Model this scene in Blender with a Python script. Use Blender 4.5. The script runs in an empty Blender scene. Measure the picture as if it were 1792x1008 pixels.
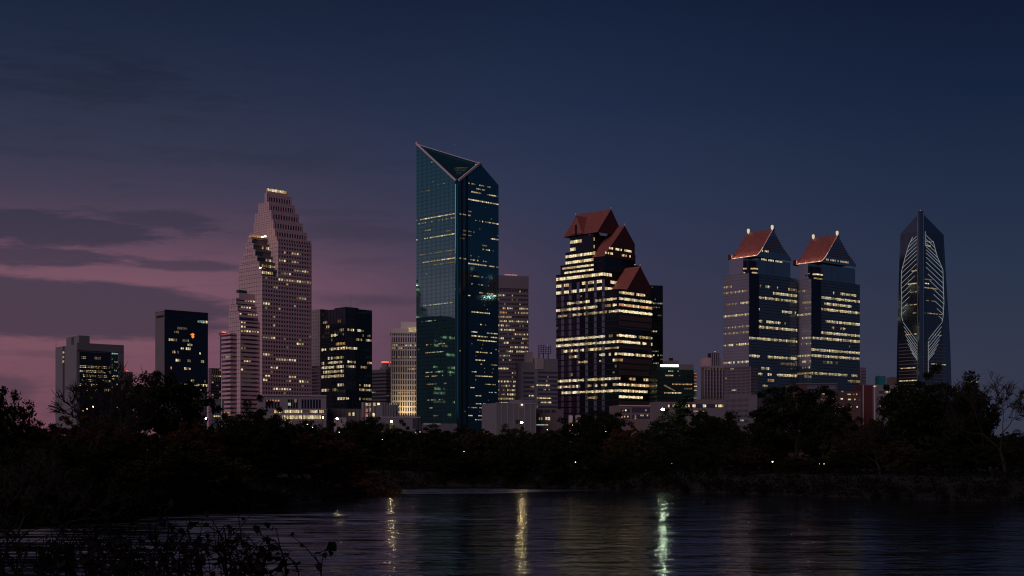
import bpy, math, random
import numpy as np
from mathutils import Vector, Matrix
rnd = random.Random(7)
sc = bpy.context.scene
COL = sc.collection

# ------------------------------------------------------------------ camera
F = 2462.0; HY = 795.0; CX = 896.0; CAMZ = 7.0      # focal length in photo pixels, horizon row, centre column, eye height
cd = bpy.data.cameras.new('camera'); cam = bpy.data.objects.new('camera', cd); COL.objects.link(cam)
cd.sensor_width = 36; cd.lens = F*36/1792; cd.shift_y = (HY-504)/1792
cd.clip_start = 0.5; cd.clip_end = 30000
cam.location = (0, 0, CAMZ); cam.rotation_euler = (math.radians(90), 0, 0)
sc.camera = cam
sc.view_settings.view_transform = 'Standard'; sc.view_settings.look = 'None'
sc.view_settings.exposure = 0.0; sc.view_settings.gamma = 1.0; sc.view_settings.use_curve_mapping = False
sc.cycles.max_bounces = 5; sc.cycles.diffuse_bounces = 2; sc.cycles.glossy_bounces = 4
sc.cycles.use_denoising = True
sc.cycles.filter_width = 1.15
sc.cycles.sample_clamp_indirect = 6.0

# ------------------------------------------------------------------ world: dusk sky
world = bpy.data.worlds.new('World'); sc.world = world; world.use_nodes = True
wt = world.node_tree; wt.nodes.clear()
SUN_AZ = math.radians(-78); SUN_EL = math.radians(7)
def N(t, typ, **kw):
    n = t.nodes.new(typ)
    for k, v in kw.items(): setattr(n, k, v)
    return n
def mth(t, op, a, b=None, c=None, clamp=False):
    n = t.nodes.new('ShaderNodeMath'); n.operation = op; n.use_clamp = clamp
    for i, v in enumerate((a, b, c)):
        if v is None: continue
        if isinstance(v, (int, float)): n.inputs[i].default_value = v
        else: t.links.new(v, n.inputs[i])
    return n.outputs[0]
def ramp(t, fac, stops, interp='EASE'):
    r = t.nodes.new('ShaderNodeValToRGB'); r.color_ramp.interpolation = interp
    e = r.color_ramp.elements
    while len(e) < len(stops): e.new(0.5)
    for i, (p, c) in enumerate(stops):
        e[i].position = p; e[i].color = (*c, 1)
    t.links.new(fac, r.inputs[0]); return r.outputs[0]
def mixc(t, fac, a, b, mode='MIX'):
    n = t.nodes.new('ShaderNodeMix'); n.data_type = 'RGBA'; n.blend_type = mode
    for s, v in ((n.inputs[0], fac), (n.inputs[6], a), (n.inputs[7], b)):
        if isinstance(v, (int, float)): s.default_value = v
        elif isinstance(v, tuple): s.default_value = (*v, 1)
        else: t.links.new(v, s)
    return n.outputs[2]
def smooth(t, v, lo, hi):
    n = t.nodes.new('ShaderNodeMapRange'); n.interpolation_type = 'SMOOTHSTEP'
    t.links.new(v, n.inputs[0]); n.inputs[1].default_value = lo; n.inputs[2].default_value = hi
    return n.outputs[0]
tc = N(wt, 'ShaderNodeTexCoord'); sep = N(wt, 'ShaderNodeSeparateXYZ'); wt.links.new(tc.outputs['Generated'], sep.inputs[0])
X, Y, Z = sep.outputs
az = mth(wt, 'ARCTAN2', X, Y)
el = mth(wt, 'ABSOLUTE', mth(wt, 'ARCSINE', Z))
eln = mth(wt, 'DIVIDE', el, 1.2, clamp=True)                    # 1.2 rad on the ramp
E = lambda y: (HY-y)/F/1.2
left = ramp(wt, eln, [(0, (.150,.060,.088)), (E(600), (.186,.080,.114)), (E(500), (.182,.084,.124)), (E(425), (.094,.057,.095)), (E(360), (.055,.045,.082)), (E(290), (.034,.037,.073)),
                      (E(190), (.0195,.0275,.060)), (E(90), (.0112,.0190,.047)), (E(0), (.0074,.0132,.0340)), (.5, (.004,.008,.024)), (1, (.003,.006,.018))], 'LINEAR')
mid = ramp(wt, eln, [(0, (.058,.043,.076)), (E(620), (.054,.043,.080)), (E(480), (.040,.040,.081)), (E(350), (.027,.037,.082)),
                     (E(200), (.0145,.0255,.0650)), (E(0), (.0058,.0135,.0400)), (.5, (.004,.008,.024)), (1, (.003,.006,.018))], 'LINEAR')
right = ramp(wt, eln, [(0, (.036,.040,.066)), (E(640), (.031,.038,.068)), (E(480), (.020,.032,.066)), (E(350), (.0130,.0250,.0580)),
                       (E(200), (.0072,.0160,.0450)), (E(0), (.0032,.0080,.0275)), (.5, (.003,.006,.019)), (1, (.003,.005,.016))], 'LINEAR')
cosd = mth(wt, 'COSINE', mth(wt, 'SUBTRACT', az, SUN_AZ))
w1 = smooth(wt, cosd, 0.13, 0.46)
w2 = smooth(wt, cosd, -0.16, 0.26)
base = mixc(wt, w1, mixc(wt, w2, right, mid), left)
# cloud banks: azimuth / elevation turned to angular units
PX = mth(wt, 'ADD', mth(wt, 'MULTIPLY', mth(wt, 'TANGENT', mth(wt, 'MAXIMUM', mth(wt, 'MINIMUM', az, 1.2), -1.2)), F), CX)
PY = mth(wt, 'SUBTRACT', HY, mth(wt, 'MULTIPLY', el, F))
comb = N(wt, 'ShaderNodeCombineXYZ')
wt.links.new(mth(wt, 'MULTIPLY', az, 13.0), comb.inputs[0]); wt.links.new(mth(wt, 'MULTIPLY', el, 74.0), comb.inputs[1])
def noise(t, vec, scale, detail=5, rough=.55, dist=0.0):
    n = t.nodes.new('ShaderNodeTexNoise'); n.inputs['Scale'].default_value = scale; n.inputs['Detail'].default_value = detail
    n.inputs['Roughness'].default_value = rough; n.inputs['Distortion'].default_value = dist
    if vec is not None: t.links.new(vec, n.inputs['Vector'])
    return n.outputs[0]
n1 = noise(wt, comb.outputs[0], 1.0, 6, .55, .6)
n2 = noise(wt, comb.outputs[0], 2.7, 7, .65, .5)
nn = mth(wt, 'ADD', mth(wt, 'SUBTRACT', n1, .5), mth(wt, 'MULTIPLY', mth(wt, 'SUBTRACT', n2, .5), .75))
def bank(cx, cy, rx, ry, amt, soft, nz):
    dx = mth(wt, 'DIVIDE', mth(wt, 'SUBTRACT', PX, cx), rx); dy = mth(wt, 'DIVIDE', mth(wt, 'SUBTRACT', PY, cy), ry)
    d = mth(wt, 'SQRT', mth(wt, 'ADD', mth(wt, 'MULTIPLY', dx, dx), mth(wt, 'MULTIPLY', dy, dy)))
    e = mth(wt, 'ADD', mth(wt, 'SUBTRACT', 1.0, d), mth(wt, 'MULTIPLY', nn, nz))
    return mth(wt, 'MULTIPLY', smooth(wt, e, 0.0, soft), amt)
banks = [(40,425,330,34,.95,.42,1.5), (20,470,300,24,.9,.5,1.8), (310,476,190,13,.8,.6,1.8), (130,555,330,58,.97,.26,.5), (-160,550,420,62,.97,.3,.6),
         (270,398,170,24,.8,.7,1.7), (-10,690,90,40,.7,.6,.8), (-500,640,420,60,.8,.4,1.2), (120,628,190,10,.35,.7,1.6),
         (630,412,230,30,.60,.9,1.6), (660,530,140,16,.6,.8,1.4), (560,380,220,12,.4,.9,1.6), (640,462,90,10,.3,.9,1.6), (-700,440,500,60,.85,.4,1.4),
         (170,185,300,55,.62,1.0,2.8), (470,300,380,30,.42,1.0,2.8), (-500,250,420,70,.6,1.0,2.4), (60,300,200,18,.35,1.0,2.6)]
cl = None
for b in banks:
    o = bank(*b); cl = o if cl is None else mth(wt, 'MAXIMUM', cl, o)
# thin veils carried on round the sky, thicker towards the afterglow
veil = mth(wt, 'MULTIPLY', smooth(wt, nn, -.05, .35), mth(wt, 'MULTIPLY', smooth(wt, cosd, 0.0, .6), .42))
cl = mth(wt, 'MAXIMUM', cl, veil)
cloudcol = ramp(wt, eln, [(0, (.054,.038,.060)), (E(600), (.050,.038,.064)), (E(480), (.041,.036,.064)), (E(350), (.029,.030,.056)), (E(150), (.0105,.0150,.035)), (.6, (.004,.007,.02))], 'LINEAR')
skyc = mixc(wt, cl, base, mixc(wt, .15, cloudcol, base))
nish = N(wt, 'ShaderNodeTexSky', sky_type='NISHITA'); nish.sun_disc = False
nish.sun_elevation = math.radians(-3); nish.sun_rotation = SUN_AZ
skyc = mixc(wt, 1.0, skyc, mixc(wt, 1.0, nish.outputs[0], (.02,.02,.02), 'MULTIPLY'), 'ADD')
bg = N(wt, 'ShaderNodeBackground'); wt.links.new(skyc, bg.inputs[0]); bg.inputs[1].default_value = 1.0
out = N(wt, 'ShaderNodeOutputWorld'); wt.links.new(bg.outputs[0], out.inputs[0])
world.cycles.sampling_method = 'AUTOMATIC'

# ------------------------------------------------------------------ afterglow: one very soft, low, rosy sun
sd = bpy.data.lights.new('afterglow_sun', 'SUN'); sun = bpy.data.objects.new('afterglow_sun', sd); COL.objects.link(sun)
sd.energy = 0.90; sd.angle = math.radians(40); sd.color = (1.0, .73, .86)
LAZ = math.radians(-150); LEL = math.radians(27)
dirv = Vector((math.sin(LAZ)*math.cos(LEL), math.cos(LAZ)*math.cos(LEL), math.sin(LEL)))
sun.rotation_euler = dirv.to_track_quat('Z', 'Y').to_euler()

# ------------------------------------------------------------------ materials
def mat(name): 
    m = bpy.data.materials.new(name); m.use_nodes = True; t = m.node_tree
    return m, t, t.nodes['Principled BSDF']
def wallm(name, c, rough=.8, var=.15, scale=.08, metal=0.0):
    m, t, p = mat(name); p.inputs['Specular IOR Level'].default_value = .05 if 'bark' in name else .35
    tc = N(t, 'ShaderNodeTexCoord')
    n = noise(t, tc.outputs['Object'], scale, 6, .6)
    n3 = noise(t, tc.outputs['Object'], scale*9, 3, .6)
    k = mth(t, 'ADD', mth(t, 'MULTIPLY', mth(t, 'ADD', n, n3), var*2), 1-var*2)
    cc = mixc(t, 1.0, c, (1,1,1), 'MULTIPLY')
    vm = N(t, 'ShaderNodeVectorMath', operation='SCALE'); t.links.new(cc, vm.inputs[0]); t.links.new(k, vm.inputs[3])
    t.links.new(vm.outputs[0], p.inputs['Base Color'])
    p.inputs['Roughness'].default_value = rough; p.inputs['Metallic'].default_value = metal
    return m
def glassm(name, c, rough=.06, metal=.9, wav=.012, spec=.5):
    m, t, p = mat(name)
    p.inputs['Base Color'].default_value = (*c, 1); p.inputs['Metallic'].default_value = metal
    p.inputs['Roughness'].default_value = rough; p.inputs['Specular IOR Level'].default_value = spec
    tc = N(t, 'ShaderNodeTexCoord')
    n = noise(t, tc.outputs['Object'], .22, 3, .5)
    b = N(t, 'ShaderNodeBump'); b.inputs['Strength'].default_value = 1.0; b.inputs['Distance'].default_value = wav
    t.links.new(n, b.inputs['Height']); t.links.new(b.outputs[0], p.inputs['Normal'])
    return m
def litm(name, c, s, inst=True, sample=False, var=.8):
    m, t, p = mat(name)
    p.inputs['Base Color'].default_value = (.02,.02,.02,1); p.inputs['Roughness'].default_value = .4
    p.inputs['Emission Color'].default_value = (*c, 1)
    if inst:
        oi = N(t, 'ShaderNodeObjectInfo'); tc = N(t, 'ShaderNodeTexCoord')
        ns = noise(t, tc.outputs['Object'], .9, 2, .5)
        fl = N(t, 'ShaderNodeVectorMath', operation='SCALE'); t.links.new(tc.outputs['Object'], fl.inputs[0]); fl.inputs[3].default_value = .8
        ff = N(t, 'ShaderNodeVectorMath', operation='FLOOR'); t.links.new(fl.outputs[0], ff.inputs[0])
        wn_ = N(t, 'ShaderNodeTexWhiteNoise', noise_dimensions='4D'); t.links.new(ff.outputs[0], wn_.inputs['Vector']); t.links.new(mth(t, 'MULTIPLY', oi.outputs['Random'], 50.0), wn_.inputs['W'])
        k = mth(t, 'MULTIPLY', mth(t, 'ADD', mth(t, 'MULTIPLY', oi.outputs['Random'], var), 1-var*.6), mth(t, 'ADD', mth(t, 'MULTIPLY', wn_.outputs['Value'], .75), mth(t, 'MULTIPLY', ns, .9)))
        tint = ramp(t, mth(t, 'FRACT', mth(t, 'MULTIPLY', mth(t, 'ADD', oi.outputs['Random'], wn_.outputs['Value']), 3.7)), [(0, (1,.60,.34)), (.22, (1,.86,.8)), (.4, (1,1,1)), (.68, (1,1,1)), (.85, (.80,1,1.3)), (1, (1,.78,.6))], 'LINEAR')
        t.links.new(mixc(t, 1.0, c, tint, 'MULTIPLY'), p.inputs['Emission Color'])
        t.links.new(mth(t, 'MULTIPLY', k, s), p.inputs['Emission Strength'])
    else: p.inputs['Emission Strength'].default_value = s
    m.cycles.emission_sampling = 'AUTO' if sample else 'NONE'
    return m
M = {}
M['granite'] = wallm('pink_granite', (.60,.43,.43), .6, .12)
M['granite_r'] = wallm('rose_granite', (.60,.40,.43), .65, .12)
M['concrete'] = wallm('grey_concrete', (.175,.17,.185), .85, .15)
M['lightstone'] = wallm('light_stone', (.34,.30,.295), .8, .15)
M['white'] = wallm('white_precast', (.62,.57,.53), .7, .1)
M['dimstone'] = wallm('dark_stone', (.16,.14,.15), .8, .15)
M['tan'] = wallm('tan_brick', (.17,.135,.13), .85, .15)
M['brown'] = wallm('dark_brown', (.10,.06,.06), .35, .15)
M['darkmetal'] = wallm('dark_metal', (.014,.016,.020), .5, .1)
M['greymetal'] = wallm('grey_metal', (.22,.22,.24), .5, .1)
M['red'] = wallm('red_standing_seam_metal', (.31,.105,.085), .45, .4, .25)
M['redwall'] = wallm('red_brown_cladding', (.075,.024,.024), .55, .2, .2)
M['redbrick'] = wallm('red_brick', (.085,.022,.024), .85, .15)
M['tealpaint'] = wallm('teal_panel', (.02,.22,.24), .6, .1)
M['trim'] = wallm('pale_trim', (.62,.52,.55), .5, .05)
M['blackglass'] = glassm('black_glass', (.035,.045,.07), .08, .75)
M['roofglass'] = glassm('roof_glass', (.05,.20,.24), .15, .8)
M['darkwin'] = glassm('dark_window_glass', (.14,.12,.17), .10, .7)
M['navyglass'] = glassm('navy_glass', (.25,.35,.41), .08, .9)
M['slateglass'] = glassm('slate_glass', (.15,.21,.27), .08, .9)
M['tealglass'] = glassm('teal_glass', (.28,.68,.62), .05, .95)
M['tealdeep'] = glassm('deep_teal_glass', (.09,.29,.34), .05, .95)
M['violetglass'] = glassm('violet_grey_glass', (.31,.32,.41), .32, .45)
M['fin'] = glassm('grey_blue_fin', (.34,.38,.50), .25, .8)
M['greenglass'] = glassm('green_glass', (.04,.16,.13), .08, .85)
WARM = (1.0,.78,.38); PALE = (1.0,.87,.52); COOL = (.72,1.0,.86); WHITE = (.9,1.0,.95)
M['L_hi'] = litm('lit_window_bright', PALE, .88)
M['L_mid'] = litm('lit_window_medium', WARM, .44)
M['L_lo'] = litm('lit_window_dim', WARM, .16)
M['L_am'] = litm('lit_window_amber', (1.0,.45,.16), .5)
M['L_cool'] = litm('lit_window_cool', COOL, .5)
M['L_pink'] = litm('lit_window_pink', (1.0,.42,.42), .5)
M['lampw'] = litm('lamp_white', (1.0,.93,.72), 9.0, False, True)
M['lampwarm'] = litm('lamp_warm', (1.0,.66,.30), 6.0, False, True)
M['lampred'] = litm('beacon_red', (1.0,.10,.06), 2.2, False, False)
M['lampgreen'] = litm('mercury_lamp', (.76,1.0,.64), 170.0, False, True)
M['lampbig'] = litm('strong_lamp', (1.0,.74,.36), 170.0, False, True)
M['sign'] = litm('sign_white', (.74,1.0,.82), 5.0, False, True)
M['signo'] = litm('sign_orange', (1.0,.26,.05), 1.1, False, False)
M['strip'] = litm('light_strip_white', (.85,.92,1.0), .40, False, False)
M['eave'] = litm('eave_light', (1.0,.62,.46), .75, False, True)
M['finial'] = litm('finial_light', (1.0,.90,.62), .65, False, False)
M['bark'] = wallm('bark', (.020,.017,.015), .9, .3, 1.5)
M['silhouette_bark'] = wallm('black_silhouette_bark', (.007,.006,.006), .8, .3, 3)  # near black colour stands in for the shade of stems seen as silhouettes
M['bark_pale'] = wallm('pale_bark', (.026,.022,.019), .9, .3, 1.5)
def leafm(name, c1, c2):
    m, t, p = mat(name)
    g = N(t, 'ShaderNodeNewGeometry'); tc = N(t, 'ShaderNodeTexCoord')
    n = noise(t, tc.outputs['Object'], .45, 4, .6)
    f = mth(t, 'ADD', mth(t, 'MULTIPLY', g.outputs['Random Per Island'], .5), smooth(t, n, .35, .65))
    t.links.new(mixc(t, mth(t, 'MULTIPLY', f, .66, clamp=True), c1, c2), p.inputs['Base Color'])
    p.inputs['Roughness'].default_value = .7; p.inputs['Specular IOR Level'].default_value = .03
    return m
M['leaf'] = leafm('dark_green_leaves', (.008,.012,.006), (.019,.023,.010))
M['leaf0'] = leafm('shade_darkened_leaves', (.004,.005,.003), (.010,.011,.006))  # leaf colour darkened in place of the self-shadow the undergrowth lacks
M['mauve'] = wallm('mauve_grey_cladding', (.22,.19,.215), .6, .12)
M['midstone'] = wallm('mid_grey_stone', (.125,.12,.138), .75, .15)
M['leaf2'] = leafm('olive_leaves', (.018,.017,.008), (.046,.037,.014))
M['leaf3'] = leafm('rusty_leaves', (.032,.017,.009), (.085,.038,.016))
# river
m, t, p = mat('dark_river_water'); M['water'] = m
p.inputs['Base Color'].default_value = (.004,.005,.006,1); p.inputs['IOR'].default_value = 1.33
tc = N(t, 'ShaderNodeTexCoord')
def wn(sx, sy, scale, detail, rough=.5, dist=0.0, rz=0.0):
    mp = N(t, 'ShaderNodeMapping'); mp.inputs['Scale'].default_value = (sx, sy, 1); mp.inputs['Rotation'].default_value = (0,0,rz)
    t.links.new(tc.outputs['Object'], mp.inputs[0]); return noise(t, mp.outputs[0], scale, detail, rough, dist)
h1 = wn(.55, 1.0, .16, 2, .5, .4, .15); h2 = wn(.55, 1.0, .50, 3, .55, .8, -.15); h3 = wn(.6, 1, 2.0, 2, .5)
patch = smooth(t, wn(.35, 1.3, .035, 3, .5, 1.0), .38, .62)         # wind-ruffled and smoother patches
sp = N(t, 'ShaderNodeSeparateXYZ'); t.links.new(tc.outputs['Object'], sp.inputs[0])
ex = mth(t, 'DIVIDE', mth(t, 'ADD', sp.outputs[0], 14.0), 34.0); ey = mth(t, 'DIVIDE', mth(t, 'ADD', sp.outputs[1], -268.0), 26.0)
gust = smooth(t, mth(t, 'ADD', mth(t, 'SUBTRACT', 1.0, mth(t, 'SQRT', mth(t, 'ADD', mth(t, 'MULTIPLY', ex, ex), mth(t, 'MULTIPLY', ey, ey)))), mth(t, 'MULTIPLY', mth(t, 'SUBTRACT', patch, .5), .5)), 0.0, .75)   # a gust ruffling the water off the point
fx = mth(t, 'DIVIDE', mth(t, 'ADD', sp.outputs[0], 28.0), 30.0); fy = mth(t, 'DIVIDE', mth(t, 'ADD', sp.outputs[1], -118.0), 68.0)
gust2 = smooth(t, mth(t, 'ADD', mth(t, 'SUBTRACT', 1.0, mth(t, 'SQRT', mth(t, 'ADD', mth(t, 'MULTIPLY', fx, fx), mth(t, 'MULTIPLY', fy, fy)))), mth(t, 'MULTIPLY', mth(t, 'SUBTRACT', patch, .5), .5)), 0.0, .6)
streak = smooth(t, wn(.22, 1.0, .5, 4, .6, .5, -.1), .44, .60)
hh = mth(t, 'ADD', mth(t, 'MULTIPLY', h1, .24), mth(t, 'ADD', mth(t, 'MULTIPLY', h2, .115), mth(t, 'MULTIPLY', h3, mth(t, 'ADD', mth(t, 'MULTIPLY', gust, .075), mth(t, 'MULTIPLY', mth(t, 'ADD', patch, .35), .016)))))
bp = N(t, 'ShaderNodeBump'); bp.inputs['Strength'].default_value = 1.0; bp.inputs['Distance'].default_value = 1.0
t.links.new(hh, bp.inputs['Height']); t.links.new(bp.outputs[0], p.inputs['Normal'])
p.inputs['Roughness'].default_value = .5
gl = N(t, 'ShaderNodeBsdfGlossy'); gl.inputs['Color'].default_value = (.80,.80,.83,1); t.links.new(mth(t, 'ADD', mth(t, 'ADD', mth(t, 'MULTIPLY', gust, mth(t, 'ADD', mth(t, 'MULTIPLY', streak, .20), .14)), mth(t, 'MULTIPLY', mth(t, 'ADD', mth(t, 'MULTIPLY', gust2, .42), .09), streak)), .060), gl.inputs['Roughness']); t.links.new(bp.outputs[0], gl.inputs['Normal'])
fr = N(t, 'ShaderNodeFresnel'); fr.inputs['IOR'].default_value = 1.33; t.links.new(bp.outputs[0], fr.inputs['Normal'])
df = N(t, 'ShaderNodeBsdfDiffuse'); df.inputs['Color'].default_value = (.010,.010,.009,1)
ms = N(t, 'ShaderNodeMixShader'); t.links.new(fr.outputs[0], ms.inputs[0]); t.links.new(df.outputs[0], ms.inputs[1]); t.links.new(gl.outputs[0], ms.inputs[2])
t.nodes.remove(p); t.links.new(ms.outputs[0], t.nodes['Material Output'].inputs[0])
# earth
m, t, p = mat('dark_bank_earth'); M['earth'] = m
tc = N(t, 'ShaderNodeTexCoord')
t.links.new(ramp(t, noise(t, tc.outputs['Object'], .3, 8, .65), [(.3, (.003,.003,.002)), (.55, (.006,.005,.004)), (.75, (.010,.008,.006))], 'LINEAR'), p.inputs['Base Color'])
p.inputs['Roughness'].default_value = .95

# ------------------------------------------------------------------ mesh helpers
class MB:
    def __init__(s): s.v = []; s.f = []
    def box(s, x0, x1, y0, y1, z0, z1):
        k = len(s.v)
        s.v += [(x0,y0,z0),(x1,y0,z0),(x1,y1,z0),(x0,y1,z0),(x0,y0,z1),(x1,y0,z1),(x1,y1,z1),(x0,y1,z1)]
        s.f += [tuple(k+i for i in q) for q in ((0,3,2,1),(4,5,6,7),(0,1,5,4),(1,2,6,5),(2,3,7,6),(3,0,4,7))]
        return s
    def face(s, *pts):
        k = len(s.v); s.v += [tuple(p) for p in pts]; s.f.append(tuple(range(k, k+len(pts)))); return s
    def tube(s, p0, p1, r0, r1, n=6, cap=True):
        p0 = Vector(p0); p1 = Vector(p1); d = (p1-p0)
        if d.length < 1e-6: return s
        d.normalize(); a = d.orthogonal().normalized(); b = d.cross(a); k = len(s.v)
        for p, r in ((p0, r0), (p1, r1)):
            for i in range(n):
                an = 2*math.pi*i/n; s.v.append(tuple(p + a*(r*math.cos(an)) + b*(r*math.sin(an))))
        for i in range(n): j = (i+1) % n; s.f.append((k+i, k+j, k+n+j, k+n+i))
        if cap: s.f.append(tuple(k+n-1-i for i in range(n))); s.f.append(tuple(k+n+i for i in range(n)))
        return s
    def lathe(s, prof, n=12, c=(0,0)):
        k = len(s.v)
        for r, z in prof:
            for i in range(n): an = 2*math.pi*i/n; s.v.append((c[0]+r*math.cos(an), c[1]+r*math.sin(an), z))
        for q in range(len(prof)-1):
            for i in range(n): j = (i+1) % n; s.f.append((k+q*n+i, k+q*n+j, k+(q+1)*n+j, k+(q+1)*n+i))
        s.f.append(tuple(k+n-1-i for i in range(n))); s.f.append(tuple(k+(len(prof)-1)*n+i for i in range(n)))
        return s
    def prism(s, poly, z0, z1):
        k = len(s.v); n = len(poly); s.v += [(x,y,z0) for x,y in poly] + [(x,y,z1) for x,y in poly]
        s.f += [(k+i, k+(i+1)%n, k+n+(i+1)%n, k+n+i) for i in range(n)]
        s.f += [tuple(k+n-1-i for i in range(n)), tuple(k+n+i for i in range(n))]; return s
    def mesh(s, name, m):
        me = bpy.data.meshes.new(name); me.from_pydata(s.v, [], s.f); me.materials.append(m); me.update(); return me
    def build(s, name, m, parent=None, label=None, kind=None):
        o = bpy.data.objects.new(name, s.mesh(name, m)); COL.objects.link(o); o.parent = parent
        if label: o['label'] = label
        if kind: o['kind'] = kind
        return o
def link(name, me, parent, loc=(0,0,0)):
    o = bpy.data.objects.new(name, me); COL.objects.link(o); o.parent = parent; o.location = loc; return o
def thing(name, label, cat, loc=(0,0,0), rz=0, group=None):
    o = bpy.data.objects.new(name, None); COL.objects.link(o); o.location = loc; o.rotation_euler = (0,0,rz)
    o['label'] = label; o['category'] = cat
    if group: o['group'] = group
    return o
def tag(o, label, cat, group=None):
    o['label'] = label; o['category'] = cat
    if group: o['group'] = group
    return o
def fast(name, v, nper, mats):
    """mesh of separate n-gons from an (k*nper,3) array"""
    me = bpy.data.meshes.new(name); n = len(v); me.vertices.add(n); me.vertices.foreach_set('co', np.asarray(v, dtype=np.float32).ravel())
    me.loops.add(n); me.loops.foreach_set('vertex_index', np.arange(n, dtype=np.int32))
    me.polygons.add(n//nper); me.polygons.foreach_set('loop_start', np.arange(0, n, nper, dtype=np.int32))
    me.materials.append(mats); me.update(calc_edges=True); return me

# ------------------------------------------------------------------ a building site: local x runs along the right face, local y along the left face
GZ = 5.0
class Site:
    def __init__(s, name, label, C, Y, t=45, cat='building', group=None):
        t = math.radians(t); s.Y = Y; s.t = t
        s.x0 = (C-CX)/F*Y
        s.dL = (-math.cos(t), math.sin(t)); s.dR = (math.sin(t), math.cos(t))
        s.root = thing(name, label, cat, (s.x0, Y, GZ), math.pi/2 - t, group)
        s.used = set(); s.nlit = 0; s.extra = {}; s.cache = {}; s.m = Y/F
    def w(s, a, b): return (s.x0 + a*s.dL[0] + b*s.dR[0], s.Y + a*s.dL[1] + b*s.dR[1])
    def A(s, px, b=0.0):       # a so that (a,b) stands at column px
        k = (px-CX)/F; x, y = s.w(0, b); return (k*y - x)/(s.dL[0] - k*s.dL[1])
    def B(s, px, a=0.0):
        k = (px-CX)/F; x, y = s.w(a, 0); return (k*y - x)/(s.dR[0] - k*s.dR[1])
    def Zp(s, py, a=0.0, b=0.0): return CAMZ + (HY-py)/F*s.w(a, b)[1] - GZ
    def inst(s, key, maker, name, m, loc):
        if key not in s.cache: s.cache[key] = maker().mesh(name, m)
        return link(name, s.cache[key], s.root, loc)
    def mass(s, a0, a1, b0, b1, z0, z1, m, name='wall_block'):
        return MB().box(b0, b1, a0, a1, z0, z1).build(name, m, s.root)
    def bands(s, a0, a1, b0, b1, ztop, zbot, pitch, bh, outw, m, name='spandrel', skip=()):
        n = int((ztop-zbot)/pitch)
        for i in range(n+1):
            if i in skip: continue
            h = bh if i else bh*.6
            s.inst(('band', a0, a1, b0, b1, h, outw, m.name), lambda: MB().box(b0-outw, b1+.2, a0-outw, a1+.2, -h/2, h/2), name, m, (0, 0, ztop-i*pitch-(.0 if i else h/2)))
    def piers(s, side, plane, lo, hi, z0, z1, pitch, pw, outw, m, name='pier', stuff=False, ends=True):
        n = max(1, round((hi-lo)/pitch)); p = (hi-lo)/n; mb = MB()
        for i in range(0 if ends else 1, n+1 if ends else n):
            c = lo + i*p
            c = min(max(c, lo+pw/2), hi-pw/2)
            bx = (c-pw/2, c+pw/2, plane-outw, plane+.05) if side == 'R' else (plane-outw, plane+.05, c-pw/2, c+pw/2)
            if stuff: mb.box(*bx, z0, z1)
            else:
                if side == 'R': s.inst(('pr', pw, outw, z0, z1, m.name), lambda: MB().box(-pw/2, pw/2, -outw, .05, z0, z1), name, m, (c, plane, 0))
                else: s.inst(('pl', pw, outw, z0, z1, m.name), lambda: MB().box(-outw, .05, -pw/2, pw/2, z0, z1), name, m, (plane, c, 0))
        if stuff: mb.build(name, m, s.root, kind='stuff')
        return p
    def lines(s, side, plane, lo, hi, z0, z1, pitch, hh, outw, m, name='floor_line'):
        mb = MB(); z = z1
        while z > z0:
            if side == 'R': mb.box(lo, hi, plane-outw, plane+.05, z-hh/2, z+hh/2)
            else: mb.box(plane-outw, plane+.05, lo, hi, z-hh/2, z+hh/2)
            z -= pitch
        mb.build(name, m, s.root, kind='stuff')
    def win(s, side, plane, c, z, ww, wh, m, outw=.12, cap=300):
        """one lit window"""
        if s.nlit >= cap:
            mb = s.extra.setdefault(m.name, (MB(), m))[0]
            if side == 'R': mb.box(c-ww/2, c+ww/2, plane-outw, plane, z-wh/2, z+wh/2)
            else: mb.box(plane-outw, plane, c-ww/2, c+ww/2, z-wh/2, z+wh/2)
            s.nlit += 1; return
        s.nlit += 1
        if side == 'R': s.inst(('w', side, ww, wh, outw, m.name), lambda: MB().box(-ww/2, ww/2, -outw, .0, -wh/2, wh/2), 'lit_window', m, (c, plane, z))
        else: s.inst(('w', side, ww, wh, outw, m.name), lambda: MB().box(-outw, .0, -ww/2, ww/2, -wh/2, wh/2), 'lit_window', m, (plane, c, z))
    def lit(s, side, plane, lo, hi, ztop, pitch, cw, rows, wfrac=.72, hfrac=.5, mats=('L_hi','L_mid','L_lo'), wts=(4,4,3), outw=.12, sparse=0.0, zbot=0):
        n = max(1, round((hi-lo)/cw)); c = (hi-lo)/n
        f = s.B if side == 'R' else s.A
        def put(i, j, ms, wt_):
            key = (side, round(plane, 1), round(ztop, 1), i, j)
            if key in s.used or j < 0 or j >= n or i < 0: return
            s.used.add(key)
            m = M[rnd.choices(ms, wt_)[0]]
            s.win(side, plane, lo+(j+.5)*c, ztop-(i+.5)*pitch, round(c*wfrac, 2), round(pitch*hfrac*(rnd.choice((1,1,.7))), 2), m, outw)
        for r in rows:
            y, xa, xb, d = r[:4]; ms = r[4] if len(r) > 4 else mats; wt_ = wts if len(ms) == len(wts) else (1,)*len(ms)
            ca, cb = sorted((f(xa, plane), f(xb, plane)))
            xm = (ca+cb)/2; z = s.Zp(y, *((plane, xm) if side == 'R' else (xm, plane)))
            i = int(math.floor((ztop-z)/pitch)); i = 0 if i == -1 else i; on = rnd.random() < d
            for j in range(n):
                cc = lo+(j+.5)*c
                if ca-c*.3 <= cc <= cb+c*.3:
                    if rnd.random() < .45: on = rnd.random() < d
                    if on or (d >= .9 and rnd.random() < .93): put(i, j, ms, wt_)
        if sparse:
            for i in range(int((ztop-zbot)/pitch)):
                for j in range(n):
                    if rnd.random() < sparse: put(i, j, ('L_lo','L_mid'), (3,1))
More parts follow.
